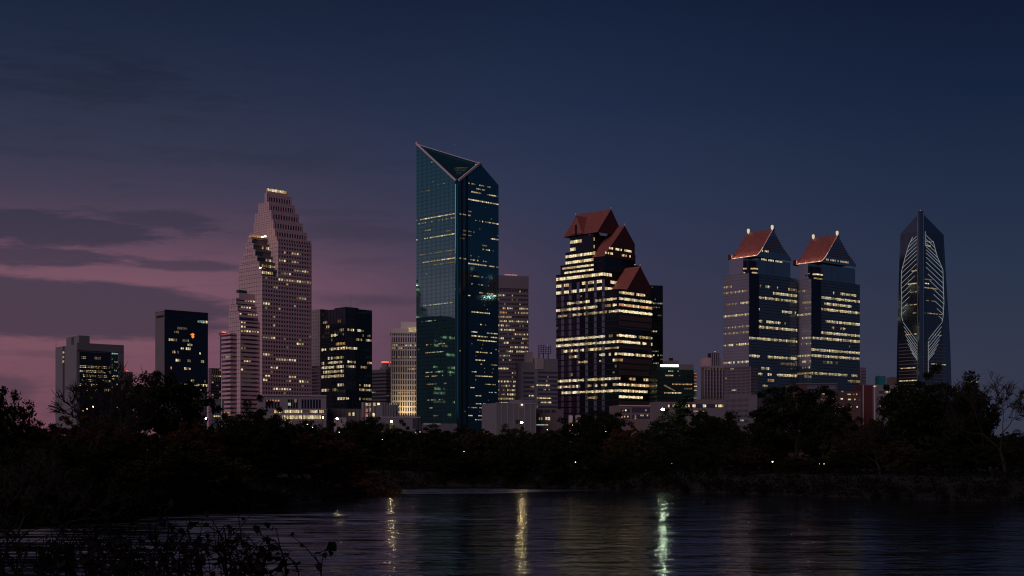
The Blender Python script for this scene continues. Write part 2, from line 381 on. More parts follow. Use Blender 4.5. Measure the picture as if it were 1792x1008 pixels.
    def fbox(s, side, plane, xa, xb, ya, yb, outw, m, name, inw=0.02, label=None):
        f = s.B if side == 'R' else s.A
        ca, cb = sorted((f(xa, plane), f(xb, plane))); cm = (ca+cb)/2
        za, zb = (s.Zp(y, *((plane, cm) if side == 'R' else (cm, plane))) for y in (yb, ya))
        mb = MB().box(ca, cb, plane-outw, plane+inw, za, zb) if side == 'R' else MB().box(plane-outw, plane+inw, ca, cb, za, zb)
        return mb.build(name, m, s.root, label)
    def done(s):
        if s.extra:                                     # windows past the limit: one part
            mb = MB(); ms = []; idx = []
            for k, (b, m) in s.extra.items():
                off = len(mb.v); mb.v += b.v; mb.f += [tuple(off+i for i in f) for f in b.f]; idx += [len(ms)]*len(b.f); ms.append(m)
            o = mb.build('lit_window', ms[0], s.root, kind='stuff')
            for m in ms[1:]: o.data.materials.append(m)
            o.data.polygons.foreach_set('material_index', idx); o.data.update()

# ------------------------------------------------------------------ ground and river
def seg_d(px, py, ax, ay, bx, by):
    dx, dy = bx-ax, by-ay; t_ = np.clip(((px-ax)*dx+(py-ay)*dy)/(dx*dx+dy*dy), 0, 1)
    return np.hypot(px-(ax+t_*dx), py-(ay+t_*dy))
RIV = [(-75,24),(-20,21),(20,21),(70,16),(160,-20),(420,-160),(600,-60),(330,90),(150,168),(74,205),(48,238),(10,297),(-10,309),(-42,314),(-52,300),(-30,262),(-24,232),(-36,176),(-47,128),(-62,90),(-96,62),(-150,30),(-300,-40),(-330,-130),(-200,-60),(-120,4)]
def river_sd(px, py):
    d = np.full(px.shape, 1e9); inside = np.zeros(px.shape, bool)
    for i in range(len(RIV)):
        (ax, ay), (bx, by) = RIV[i], RIV[(i+1) % len(RIV)]
        d = np.minimum(d, seg_d(px, py, ax, ay, bx, by))
        c = (ay > py) != (by > py)
        with np.errstate(divide='ignore', invalid='ignore'): xi = (bx-ax)*(py-ay)/(by-ay)+ax
        inside ^= c & (px < xi)
    return np.where(inside, -d, d)
def ground_h(px, py):
    d = river_sd(px, py)
    h = np.where(d < 0, np.maximum(-2.5, d*.25)-.15, np.minimum(3.2, d*.38)-.15) + np.where(d > 8, np.minimum((d-8)*.012, 1.8), 0)
    return h + np.where(d > 0, .35*np.sin(px*.31+np.cos(py*.23)*2)*np.cos(py*.27+px*.11)*np.clip(d/8, 0, 1), 0)*np.clip(1-d/300, 0, 1)
gx = np.concatenate([[-9000,-5000,-2500,-1400,-900,-600], np.arange(-440, 640, 4.0), [800,1100,1500,2500,5000,9000]])
gy = np.concatenate([[-6000,-2500,-1000,-500,-300], np.arange(-180, 480, 3.5), [560,700,900,1200,1600,2200,3500,6000,12000]])
GX, GY = np.meshgrid(gx, gy); GH = ground_h(GX, GY)
nx, ny = len(gx), len(gy)
vs = np.stack([GX.ravel(), GY.ravel(), GH.ravel()], 1)
ii = (np.arange(ny-1)[:,None]*nx + np.arange(nx-1)[None]).ravel()
me = bpy.data.meshes.new('ground'); me.from_pydata(vs.tolist(), [], np.stack([ii, ii+1, ii+nx+1, ii+nx], 1).tolist()); me.materials.append(M['earth'])
me.polygons.foreach_set('use_smooth', [True]*len(me.polygons))
o = bpy.data.objects.new('ground', me); COL.objects.link(o); o['kind'] = 'structure'
o = MB().face((-700,-500,0),(800,-500,0),(800,420,0),(-700,420,0)).build('river_water', M['water']); o['kind'] = 'structure'
def gz(x, y): return float(ground_h(np.array([x], float), np.array([y], float))[0])

# ================================================================== THE CITY, left to right
def roof_kit(S, a0, a1, b0, b1, z, n=3, hmax=4):
    r2 = random.Random(int(abs(S.x0))+n)
    for k in range(n):
        ca = a0+(a1-a0)*r2.uniform(.2,.8); cb = b0+(b1-b0)*r2.uniform(.2,.8); ww = r2.uniform(2,5)
        MB().box(cb-ww/2, cb+ww/2, ca-ww/2, ca+ww/2, z, z+r2.uniform(1.2,hmax)).build('rooftop_unit', M['dimstone'], S.root)
def mast(S, px, b, z, h, r=.25, red=False):
    a = S.A(px, b); MB().tube((b,a,z),(b,a,z+h), r, r*.5, 6).build('antenna', M['greymetal'], S.root)
    if red: MB().lathe([(.2,z+h),(.7,z+h+.3),(.7,z+h+1.0),(.2,z+h+1.4)], 8, (b,a)).build('beacon', M['lampred'], S.root)

# -- pale concrete office, far left
S = Site('office_building', 'low pale concrete office with windowless left wall and green lit stair strip, far left', 134, 1200, 48)
aL = S.A(97); bR = S.B(216); zt = S.Zp(602)
S.mass(0, aL, 0, bR, 0, zt-.5, M['concrete'])
p = 8.0*S.m
S.fbox('R', 0, 139, 193, 617, 760, .25, M['blackglass'], 'glass_front')
S.fbox('R', 0, 195, 206, 615, 760, .30, M['greenglass'], 'stair_glass', label='green tinted stair glazing')
S.fbox('R', 0, 134, 216, 602, 615, .9, M['concrete'], 'parapet'); S.fbox('R', 0, 207, 216, 615.2, 760, .9, M['concrete'], 'corner_pier')
S.fbox('L', 0, 110, 113, 606, 700, .2, M['blackglass'], 'slot_window')
for (xa, xb, yt) in ((116, 137, 589), (138, 157, 587)):
    b0 = 1.5; MB().box(b0, b0+12, S.A(xb-14, b0)-2 if xa < 120 else -.0+2, (S.A(xa, b0)), zt-1, S.Zp(yt, 5, 5)).build('plant_room', M['concrete'], S.root) if xa < 120 else MB().box(S.B(138, 4), S.B(157, 4), 4, 16, zt-1, S.Zp(yt, 4, 5)).build('plant_room', M['concrete'], S.root)
S.lit('R', -.25, S.B(139), S.B(193), S.Zp(613), p, 3.1*S.m, [(625,139,192,.55,('L_mid','L_lo','L_cool')),(641,139,192,.75),(649,139,192,.85),(657,146,192,.8),(665,142,192,.85),(673,139,170,.75),(680,150,192,.4)], sparse=.01, zbot=90*S.m)
S.lit('R', -.3, S.B(195), S.B(206), S.Zp(613), p/1.6, 2.6*S.m, [(616,195,206,.9,('L_cool',)),(621,195,206,.8,('L_cool',)),(636,200,206,.6,('L_cool',)),(650,195,206,.4,('L_cool',)),(659,195,206,.9,('L_cool','L_hi')),(665,195,206,.9),(673,200,206,.9)], sparse=.12)
S.lit('L', -.2, S.A(113), S.A(110), zt, p, 3*S.m, [(614,110,113,.9),(627,110,113,.9),(636,110,113,.5)])
for k in range(16): S.inst(('fl',), lambda: MB().box(S.B(139), S.B(193), -.45, -.2, -.35, .35), 'spandrel', M['darkmetal'], (0,0,S.Zp(617)-k*p))
mast(S, 98, 1, zt, 6)
S.done()
# far low block with a red beacon
S = Site('far_building', 'small distant block with a red beacon, between the pale office and the dark slab tower', 205, 1900, 45)
S.mass(0, S.A(190), 0, S.B(232), 0, S.Zp(650), M['dimstone']); S.piers('R', 0, 0, S.B(232), 0, S.Zp(652), 4*S.m, .8, .4, M['concrete'], stuff=True)
mast(S, 222, S.B(224), S.Zp(650), 1.2, .4, True); S.done()

# -- black slab tower with orange emblem
S = Site('dark_tower', 'black slab office tower with small orange emblem near its top', 288, 1400, 46)
aL = S.A(272); bR = S.B(364); zt = S.Zp(544)
S.mass(0, aL, 0, bR, S.Zp(676), zt, M['blackglass'], 'glass_block')
S.mass(.8, aL-1, .8, bR-1, 0, S.Zp(676)-.05, M['dimstone'], 'podium')
S.fbox('L', 0, 272, 288, 546, 760, .25, M['dimstone'], 'side_wall'); S.fbox('L', -.25, 274, 286.5, 552, 556, .2, M['darkmetal'], 'side_vent')
S.fbox('R', 0, 288, 364, 544.5, 548, .3, M['darkmetal'], 'parapet')
p = 7.1*S.m
S.lines('R', 0, 0, bR, S.Zp(676), zt-4, p, .35, .12, M['darkmetal'])
S.lit('R', 0, .6, bR-.6, zt-2, p, 3.4*S.m, [(563,347,361,.97,('L_cool','L_hi')),(569,295,301,.5,('L_lo',)),(578,317,326,.8,('L_lo',)),(584,304,311,.9,('L_lo',)),(598,296,310,.95),(598,320,328,.5,('L_lo',)),(606,329,337,.6),(613,290,310,.85),(610,317,337,.5),(627,290,315,.85),(622,349,352,.9,('L_hi',)),(634,321,334,.8),(636,351,356,.9,('L_mid',)),(641,298,301,.9,('L_am',)),(643,324,332,.8),(649,335,340,.8),(664,327,343,.5),(677,324,362,.9,('L_hi','L_mid'))], hfrac=.6, sparse=.015, zbot=S.Zp(676))
S.lit('R', .8, 1, bR-1.4, S.Zp(678), 4.0*S.m, 3.4*S.m, [(683,323,362,.5),(690,330,350,.4),(697,338,352,.5)], mats=('L_mid','L_lo','L_cool'))
S.piers('R', .8, 1, bR-1, 0, S.Zp(678), 5*S.m, 1, .5, M['concrete'], ends=True)
# emblem: curled crest over a forked tail, as on the tower
eb = S.B(336.5); ez = S.Zp(587, 0, eb); u = S.m
pts = [(-4.2,1.0),(-2.6,2.6),(0,3.8),(2.6,3.2),(4,1.8),(2.8,.6),(2.2,-.4),(3.4,-1.8),(2.6,-4),(.6,-5),(-1.2,-3.6),(-1.8,-1.8),(-.6,-.6),(-2.2,.4)]
mb = MB(); n = len(pts); q = [(eb+x*u, z*u+ez) for x, z in pts]
mb.v = [(x,-.7,z) for x,z in q]+[(x,-.1,z) for x,z in q]; mb.f = [tuple(range(n)), tuple(2*n-1-i for i in range(n))]+[(i, i+n, (i+1)%n+n, (i+1)%n) for i in range(n)]
mb.build('emblem', M['signo'], S.root, 'glowing orange emblem')
roof_kit(S, 0, aL, 2, bR*.6, zt, 3, 1.6); S.done()

# -- small blocks left of the pink tower
S = Site('apartment_block', 'small grey apartment block with pale gridded upper floors, left of the pink stepped tower', 369, 1500, 50)
zt = S.Zp(644); aL = S.A(365); bR = S.B(392)
S.mass(0, aL, 0, bR, 0, zt, M['darkwin'], 'glass_block'); S.bands(0, aL, 0, bR, zt, S.Zp(735), 5.5*S.m, 1.1, .4, M['concrete'])
S.piers('R', 0, 0, bR, S.Zp(668), zt, 4.6*S.m, .9, .55, M['lightstone']); S.lit('R', 0, .5, bR-.5, zt, 5.5*S.m, 4.6*S.m, [(660,366,384,.3),(672,366,384,.2)], sparse=.1, zbot=40); S.done()
S = Site('low_building', 'low blank grey wall with lamps at its foot, left of the pink stepped tower', 370, 1300, 60)
S.mass(0, S.A(366), 0, S.B(392), 0, S.Zp(701), M['concrete']); S.lit('R', 0, 0, S.B(392), S.Zp(701), 6*S.m, 4*S.m, [(724,370,388,.6,('L_hi','L_mid')),(730,370,388,.6)], hfrac=.4); roof_kit(S, 0, 6, 0, 12, S.Zp(701), 2, 3); S.done()
S = Site('slim_tower', 'slim dark tower with red lamp on its roof, tucked behind the pink stepped tower', 388, 1640, 40)
zt = S.Zp(586); bR = S.B(408); S.mass(0, S.A(385), 0, bR, 0, zt, M['darkwin'], 'glass_block'); S.bands(0, S.A(385), 0, bR, zt, S.Zp(720), 7*S.m, 1.2, .4, M['dimstone'])
S.piers('R', 0, 0, bR, S.Zp(720), zt, 5*S.m, 1, .6, M['dimstone']); MB().box(2, 9, 2, 8, zt, zt+3).build('plant_room', M['dimstone'], S.root)
MB().box(3, 8, 2.5, 3.5, zt+3, zt+4.2).build('beacon', M['lampred'], S.root)
S.lit('R', 0, .5, bR-.5, zt, 7*S.m, 5*S.m, [(600,388,398,.5),(640,388,398,.4)], sparse=.05); S.done()

# -- stepped pink granite tower
S = Site('stepped_tower', 'tall pink granite tower with stepped pyramid top and terraced shoulders', 459, 1450, 45)
pz = 7.45*S.m; pc = 5.55*S.m
def gridbox(a0, a1, b0, b1, z0, z1, clad=True, grid=True, pm=M['granite_r'], rows=(), sparse=.0, bandonly=False, n_sk=0):
    S.mass(a0, a1, b0, b1, z0, z1, M['darkwin'], 'glass_block')
    if grid:
        S.bands(a0, a1, b0, b1, z1, z0+.5, pz, pz*(.60 if bandonly else .46), .5, pm)
        if not bandonly: S.piers('R', a0, b0, b1, z0, z1, pc, pc*.30, .40, pm)
    if clad:
        MB().box(b0-.75, b0+.02, a0-.6, a1+.3, z0, z1).build('granite_wall', M['granite'], S.root)
        S.lines('L', b0-.75, a0, a1, z0, z1-2, pz, .42, .07, M['dimstone'], 'wall_joint'); S.piers('L', b0-.75, a0, a1, z0, z1, 5.2*S.m, .34, .07, M['dimstone'], 'wall_joint', True, False)
    if rows or sparse: S.lit('R', a0, b0, b1, z1, pz, pc, rows, wfrac=.6, hfrac=.48, sparse=sparse, zbot=z0)
bR = S.B(545); aL = S.A(417); z482 = S.Zp(482)
rowsA = [(504,480,486,.9),(503,470,480,.6),(508,500,545,.25),(530,462,470,.9),(538,487,500,.7),(570,465,480,.4,('L_lo','L_mid')),(563,475,545,.5,('L_lo','L_pink')),(590,460,500,.55),(598,484,530,.45),(632,483,518,.85,('L_hi','L_mid')),(641,475,486,.6),(624,460,478,.5),(656,460,470,.6),(660,505,516,.9),(668,500,540,.75),(666,459,468,.9),(683,478,508,.95,('L_hi','L_mid')),(520,519,535,.5),(488,459,545,.85)]
gridbox(0, aL, 0, bR, 0, z482, rows=rowsA, sparse=.03)
b1 = S.B(487); z416 = S.Zp(424, 0, b1); aw = S.A(437, b1)
gridbox(0.01, aw, b1, bR, z482-.3, S.Zp(422, 0, b1), rows=[(441,495,525,.5),(455,490,520,.4,('L_hi','L_mid')),(458,512,545,.3),(475,515,540,.7),(480,490,515,.5)], sparse=.03)
# pyramid of six receding tiers
tiers = [(485,545,437,414),(482,537,438,400),(479,530,445,384),(475.5,523,447,368),(471.5,516,453,353),(467.5,510,464,338)]
zprev = S.Zp(422, 0, b1)-.3
for k, (c, r, l, y) in enumerate(tiers):
    a0 = S.A(c, b1); a1 = S.A(l, b1); bb = S.B(r, a0); z1 = S.Zp(y, a0, b1)
    S.mass(a0, a1, b1+.01, bb, zprev, z1, M['granite_r'], 'tier_block')
    # row of dark windows below each parapet
    S.mass(a0-.12, a0+.3, b1+.8, bb-.8, zprev+(z1-zprev)*.16, zprev+(z1-zprev)*.62, M['darkwin'], 'window_band')
    S.piers('R', a0-.12, b1+.8, bb-.8, zprev+(z1-zprev)*.16, zprev+(z1-zprev)*.62, pc, pc*.32, .3, M['granite_r'])
    MB().box(b1-.75, b1, a0-.3, a1, zprev, z1).build('granite_wall', M['granite'], S.root)
    S.lines('L', b1-.75, a0, a1, zprev, z1-1, pz/1.9, .3, .06, M['dimstone'], 'wall_joint'); S.piers('L', b1-.75, a0, a1, zprev, z1, 5*S.m, .3, .06, M['dimstone'], 'wall_joint', True, False)
    zprev = z1
a0 = S.A(467.5, b1)+1.5
MB().box(b1+1, S.B(503, a0), a0, S.A(466, b1+1), zprev, S.Zp(329, a0, b1)).build('crown_block', M['granite_r'], S.root)
S.lit('R', a0, b1+1.5, S.B(502, a0), S.Zp(328, a0, b1), 7*S.m, 3.2*S.m, [(331,467,503,.97,('L_hi','L_mid','L_am'))], hfrac=.7, wfrac=.9)
for q in range(5): MB().tube((b1+2+q*4.4, a0+1, zprev), (b1+2+q*4.4, a0+1, S.Zp(327, a0, b1)+.6*(q%2)), .3, .25, 6).build('crown_post', M['greymetal'], S.root)
# terraced wing in front of the shaft: tiers whose right faces step back
wt_ = [(457,418,470),(453.5,420,458),(450,424,448),(446.5,428,437),(443.5,431,426),(440.5,435,415)]
zp = z482-.3
for k, (c, l, y) in enumerate(wt_):
    a0 = S.A(c); a1 = S.A(l); z1 = S.Zp(y, a0, 0)
    S.mass(a0, a1, 0.01, b1+.6, zp, z1, M['darkwin'], 'glass_block')
    MB().box(.0, b1, a0-1.2, a0+.3, z1-1.9, z1+.4).build('terrace_parapet', M['dimstone'], S.root)
    MB().box(-.75, .0, a0-.6, a1+.3, zp, z1+.3).build('granite_wall', M['granite'], S.root)
    S.lines('L', -.75, a0, a1, zp, z1-1, pz, .42, .07, M['dimstone'], 'wall_joint'); S.piers('L', -.75, a0, a1, zp, z1, 5.4*S.m, .34, .07, M['dimstone'], 'wall_joint', True, False)
    S.lit('R', a0-.01, .5, b1, z1, z1-zp, 4.2*S.m, [(y+5,458,486,{1:.9,2:.35,3:.1,4:.3}.get(k,.05))], hfrac=.4, mats=('L_hi','L_mid','L_lo'))
    zp = z1
MB().box(.5, 9, S.A(444), S.A(435), zp, zp+2.2).build('terrace_lantern', M['L_am'], S.root)
for (px_, y_) in ((447,411),(452,412)): 
    a_ = S.A(px_); MB().box(8,10,a_,a_+1.4,zp,zp+1.2).build('terrace_lamp', M['lampwarm'], S.root)
for (px_, y_, mm) in ((454.5,468,'lampw'),(461,469,'lampred')):
    bb = .5 if px_ < 458 else 4.5; a_ = S.A(px_, bb)-1; MB().box(bb,bb+1.2,a_,a_+1.2,S.Zp(y_+1),S.Zp(y_-1)).build('terrace_lamp', M[mm], S.root)
# lower left wing stepping forward
a2 = S.A(455)+.0; b2 = S.B(421, a2)
for (c, l, y, y0, bo) in ((421,402,560,775,False),(418.5,402,545,560,True),(416,403,533,545,True),(413.5,405,521,533,True)):
    a0 = S.A(c, b2); a0 = a0 if c < 421 else a2; a1 = S.A(l, b2); z0_ = 0 if y0 > 700 else S.Zp(y0, a0, b2); z1 = S.Zp(y, a0, b2)
    gridbox(a0, a1, b2, -.8, z0_, z1, bandonly=True, pm=M['granite_r'], rows=[(566,424,430,.9,('L_hi',)),(571,424,430,.9,('L_hi',)),(580,424,455,.8,('L_hi','L_mid')),(634,425,440,.97,('L_hi','L_mid')),(649,421,426,.97,('L_hi',)),(640,420,455,.35),(612,418,430,.4),(725,390,420,.5)] if c == 421 else [(y+7,420,450,.6,('L_hi','L_mid'))])
z1 = S.Zp(521, S.A(413.5, b2), b2); MB().box(b2+3, -.8, S.A(414, b2), S.A(407,b2), z1, S.Zp(511, a2, b2)).build('plant_room', M['granite_r'], S.root); MB().box(b2+3.2, b2+13, S.A(413.5, b2), S.A(409,b2), S.Zp(511, a2, b2), S.Zp(505.5, a2, b2)).build('green_roof_box', M['greenglass'], S.root)
MB().box(b2-8, b2-.8, a2+6, S.A(388, b2-8), 0, S.Zp(583, a2, b2)).build('wing_block', M['darkwin'], S.root)
S.bands(a2+6, S.A(388, b2-8), b2-8, b2-.9, S.Zp(583, a2, b2), 6, pz, pz*.5, .5, M['granite_r'])
S.lit('L', b2-8, a2+6, S.A(388, b2-8), S.Zp(583, a2, b2), pz, 4*S.m, [(612,388,410,.3),(622,390,410,.6),(626,395,410,.4),(724,390,416,.8,('L_mid','L_am'))], hfrac=.4)
S.done()
# flag pole in front
S = Site('flag_pole', 'tall thin pale pole in front of the pink stepped tower', 388, 1150, 45, 'pole')
MB().tube((0,0,0),(0,0,S.Zp(625)), .45, .25, 8).build('pole', M['trim'], S.root); MB().lathe([(.1,S.Zp(625)),(.6,S.Zp(624)),(.1,S.Zp(623))], 8).build('pole_top', M['trim'], S.root)

# -- pale podium building in front of pink tower
S = Site('podium_building', 'low pale stone building with two brightly lit floors, below the pink stepped tower', 456, 1180, 74)
zt = S.Zp(691); bR = S.B(571); aL = S.A(454)
S.mass(0, 30, 0, bR, 0, zt, M['mauve'])
S.fbox('R', 0, 456, 571, 691, 693.5, 1.0, M['lightstone'], 'cornice')
for g0, g1 in ((464,490),(503,522),(527,562)):
    n = max(3, round((g1-g0)/5))
    for k in range(n):
        xa = g0+(g1-g0)*k/n; S.fbox('R', 0, xa+.6, xa+(g1-g0)/n-.9, 699, 715, .15, M['blackglass'], 'window')
for k in range(5): S.fbox('R', -.15, 466+k*5.0, 469+k*5, 699.5, 702.5, .1, M['L_am' if k%2 else 'L_pink'], 'lit_window')
S.fbox('R', -.15, 504, 509, 705, 710, .1, M['L_cool'], 'lit_window'); S.fbox('R', -.15, 515, 519, 699, 704, .1, M['L_lo'], 'lit_window')
for (ya, yb, segs) in ((717.5,723,((480,494),(496,529),(542,567))),(727,733.5,((494,529),(531,562))),(737,742,((500,511),))):
    for xa, xb in segs:
        S.fbox('R', 0, xa-.5, xb+.5, ya-.4, yb+.4, .12, M['darkwin'], 'ribbon_window')
        n = round((xb-xa)/2.7)
        for k in range(n):
            if rnd.random() < .92: S.fbox('R', -.12, xa+(xb-xa)*k/n+.15, xa+(xb-xa)*(k+1)/n-.3, ya, yb-.2, .1, M[rnd.choice(('L_hi','L_hi','L_mid'))], 'lit_window')
for k in range(3): S.inst(('led',), lambda: MB().box(0, bR, -.5, .0, -.4, .4), 'ledge', M['lightstone'], (0,0,S.Zp((716,725,735)[k])))
roof_kit(S, 3, 25, 5, bR-5, zt, 4, 2); S.done()

# -- grey building behind black tower
S = Site('grey_tower', 'grey banded office tower mostly hidden behind the black tower with a roof mast', 561, 1620, 45)
zt = S.Zp(541); aL = S.A(520); bR = S.B(576)
S.mass(0, aL, 0, bR, 0, zt, M['darkwin'], 'glass_block')
MB().box(-.6, 0, 0, aL, S.Zp(640), zt).build('panel_wall', M['lightstone'], S.root)
S.lines('L', -.6, 0, aL, S.Zp(640), zt-3, 6*S.m, .45, .08, M['dimstone'], 'wall_joint'); S.piers('L', -.6, 0, aL, S.Zp(640), zt, 5*S.m, .3, .08, M['dimstone'], 'wall_joint', True)
S.bands(0, aL, 0, bR, S.Zp(643), 8, 6*S.m, 1.6, .4, M['dimstone']); S.done()

# -- black tower with roof mast
S = Site('black_tower', 'black glass tower with scattered lit windows and a thin roof mast', 605, 1405, 45)
zt = S.Zp(539); aL = S.A(562.5); bR = S.B(651)
S.mass(0, aL, 0, bR, 0, zt, M['blackglass'], 'glass_block')
MB().box(3, bR*.55, 3, aL*.55, zt, zt+1.6).build('plant_room', M['darkmetal'], S.root)
p = 8.03*S.m
S.lines('R', 0, 0, bR, S.Zp(730), zt-8, p, .5, .12, M['darkmetal']); S.lines('L', 0, 0, aL, S.Zp(730), zt-8, p, .5, .12, M['darkmetal'])
S.piers('R', 0, 0, bR, 0, zt, 7.4*S.m, .6, .18, M['darkmetal']); S.piers('L', 0, 0, aL, 0, zt, 9.2*S.m, .6, .18, M['darkmetal'])
zl = S.Zp(540.5)
S.lit('L', 0, 0, aL, zl, p, 4.6*S.m, [(565,565,574,.97,('L_am','L_mid')),(562,592,596,.9,('L_lo',)),(573,573,575,.9),(578,594,600,.7,('L_lo','L_mid')),(586,577,604,.5),(594,577,580,.8,('L_lo',)),(601,590,604,.75,('L_am','L_mid')),(609,563,570,.97,('L_hi',)),(609,576,604,.85,('L_hi','L_mid')),(629,573,600,.6),(638,563,600,.6),(645,563,602,.85,('L_hi','L_mid')),(654,566,602,.85),(661,563,602,.97,('L_hi','L_mid')),(673,592,602,.8),(680,564,590,.75),(698,591,604,.97,('L_hi',)),(725,610,612,.9)], wfrac=.78, hfrac=.58)
S.lit('R', 0, 0, bR, zl, p, 3.7*S.m, [(578,608,618,.97,('L_hi','L_mid')),(579,627,636,.7),(587,634,650,.5,('L_lo',)),(594,622,634,.8,('L_mid','L_lo')),(596,641,650,.6),(602,612,617,.7),(609,606,625,.9,('L_hi','L_mid')),(630,610,622,.7),(638,607,623,.7),(638,643,650,.95),(646,621,641,.7,('L_lo','L_mid')),(672,628,650,.85,('L_hi','L_mid')),(681,630,650,.85),(698,606,628,.7),(700,628,649,.6,('L_lo','L_mid')),(724,608,622,.7)], wfrac=.75, hfrac=.5)
bm = 4.0; am = S.A(614, bm+10); MB().tube((bm+10,am,zt),(bm+10,am,zt+30*S.m), .3, .12, 6).build('roof_mast', M['greymetal'], S.root); S.done()

# -- low civic buildings right of it
S = Site('low_building', 'low tan stone block with square lit windows, right foot of the black tower', 634, 1150, 70)
zt = S.Zp(704); bR = S.B(667); S.mass(0, S.A(632), 0, bR, 0, zt, M['tan']); S.piers('R', 0, 0, bR, 0, zt, 6.2*S.m, 1.1, .4, M['lightstone'])
for (xa,xb,ya,yb,mm) in ((640,644.5,705.5,710,'L_hi'),(646,649,705.5,710,'L_mid'),(653.5,657.5,705,710,'L_hi'),(660.5,664.5,704.8,709.5,'L_hi'),(640,644,715,721,'L_pink'),(640,644,724,729,'L_pink'),(652,655.5,723,729,'L_hi'),(647,649,714,720,'L_mid')): S.fbox('R', -.4, xa, xb, ya, yb, .15, M[mm], 'lit_window')
S.done()
S = Site('low_building', 'dark plinth block with two lit windows at the foot of the black tower', 575, 1230, 72)
S.mass(0, 20, 0, S.B(634), 0, S.Zp(715), M['dimstone'])
for xa in (610,617): S.fbox('R', 0, xa, xa+4.5, 722, 727.5, .15, M['L_hi' if xa > 612 else 'L_mid'], 'lit_window')
S.piers('R', 0, 0, S.B(634), 0, S.Zp(715), 7*S.m, .8, .4, M['dimstone']); S.done()
S = Site('low_building', 'grey gothic-topped hall below the white pier-fronted tower', 668, 1120, 72)
zt = S.Zp(708); bR = S.B(697); S.mass(0, 20, 0, bR, 0, zt, M['concrete']); p_ = S.piers('R', 0, 0, bR, 0, zt+1.5, 5*S.m, .9, .5, M['concrete'])
for k in range(5): S.fbox('R', 0, 671.5+k*5.1, 674.3+k*5.1, 718, 731, .12, M['blackglass'], 'window')
for k in range(6): S.fbox('R', 0, 681+k*3, 682.6+k*3, 706.3, 707.6, .2, M['L_cool'], 'lit_window')
S.done()
S = Site('round_wall_building', 'low rounded concrete wall building at the left foot of the teal tower', 660, 1060, 76)
zt = S.Zp(729); bR = S.B(740)
mb = MB(); mb.prism([(0,0),(bR-5,0),(bR-1.5,1.5),(bR,5),(bR,25),(0,25)], 0, zt); mb.build('wall_block', M['concrete'], S.root)
S.fbox('R', 0, 722, 732, 733, 750, .1, M['darkwin'], 'alcove'); S.fbox('R', 0, 682, 688, 740, 750, .1, M['L_lo'], 'lit_window'); S.fbox('R', 0, 660, 736, 729.2, 731, .5, M['lightstone'], 'coping'); S.done()
S = Site('small_building', 'tiny pale box building beside the bright street lamp under the black tower', 588, 1040, 72)
S.mass(0, 8, 0, S.B(606), 0, S.Zp(731), M['lightstone']); S.fbox('R', 0, 596, 599, 734, 740, .1, M['darkwin'], 'window'); S.fbox('R', 0, 588, 606, 731, 732, .3, M['white'], 'coping'); S.done()

# -- grey curved building with red-lit tank
S = Site('office_building', 'grey banded office with a red-lit rooftop tank, left of the white tower', 676, 1650, 40)
aL = S.A(650); bR = S.B(700); zt = S.Zp(646)
S.mass(0, aL, 0, bR, 0, zt, M['concrete']); 
for k in range(11): S.inst(('bw',), lambda: MB().box(-.3, bR, -.3, aL, -.9, .9), 'ribbon_window', M['darkwin'], (0,0,zt-5-k*6.1*S.m))
S.mass(1, 14, 4, 16, zt, S.Zp(642), M['concrete'], 'plant_room'); MB().lathe([(4,zt),(4,S.Zp(632)),(3.2,S.Zp(631))], 14, (7,9)).build('roof_tank', M['lightstone'], S.root)
MB().lathe([(4.2,S.Zp(634)),(4.2,S.Zp(631.8))], 14, (7,9)).build('beacon', M['lampred'], S.root)
S.lit('R', 0, 0, bR, zt, 6.1*S.m, 4*S.m, [(690,655,680,.6,('L_lo',)),(692,652,676,.5,('L_lo','L_mid'))], hfrac=.4); S.lit('L', -.3, 0, aL, zt, 6.1*S.m, 4*S.m, [(688,651,668,.6,('L_cool','L_lo'))], hfrac=.3); S.done()

# -- white tower with piers
S = Site('white_tower', 'white pier-fronted tower with warm floodlit lower floors, left of the teal tower', 684, 1480, 84)
zt = S.Zp(575); bR = S.B(745); aL = S.A(683)
S.mass(0, 30, 0, bR, 0, zt-9, M['darkwin'], 'glass_block'); S.mass(-.9, 30.3, -.3, bR+.3, S.Zp(583), zt, M['white'], 'parapet')
pcw = 4.1*S.m
S.piers('R', 0, 0, bR, 0, S.Zp(583)-.02, pcw, 1.05, .7, M['white'])
for y in (600,606,612,630,640,653,664,673.5,683,692.5,702,711.5,721,730,740): S.fbox('R', 0, 684.2, 744, y-1.0, y+1.4, .62, M['white'], 'spandrel')
z6 = S.Zp(600); S.lit('R', 0, 0, bR, S.Zp(596), 5.2*S.m, pcw, [(603.5,684,728,.8,('L_hi','L_mid')),(609,684,728,.6,('L_mid','L_am')),(627,684,728,.8,('L_mid','L_lo')),(641,684,728,.4,('L_lo','L_mid')),(648,684,728,.8,('L_mid','L_am')),(686,698,728,.8,('L_lo','L_am')),(704,684,696,.6,('L_lo','L_mid'))], hfrac=.5)
S.mass(5, 20, S.B(702), S.B(742), zt, S.Zp(562), M['white'], 'plant_room'); S.fbox('R', -.9, 715, 729, 573, 581, .2, M['L_mid'], 'lit_panel')
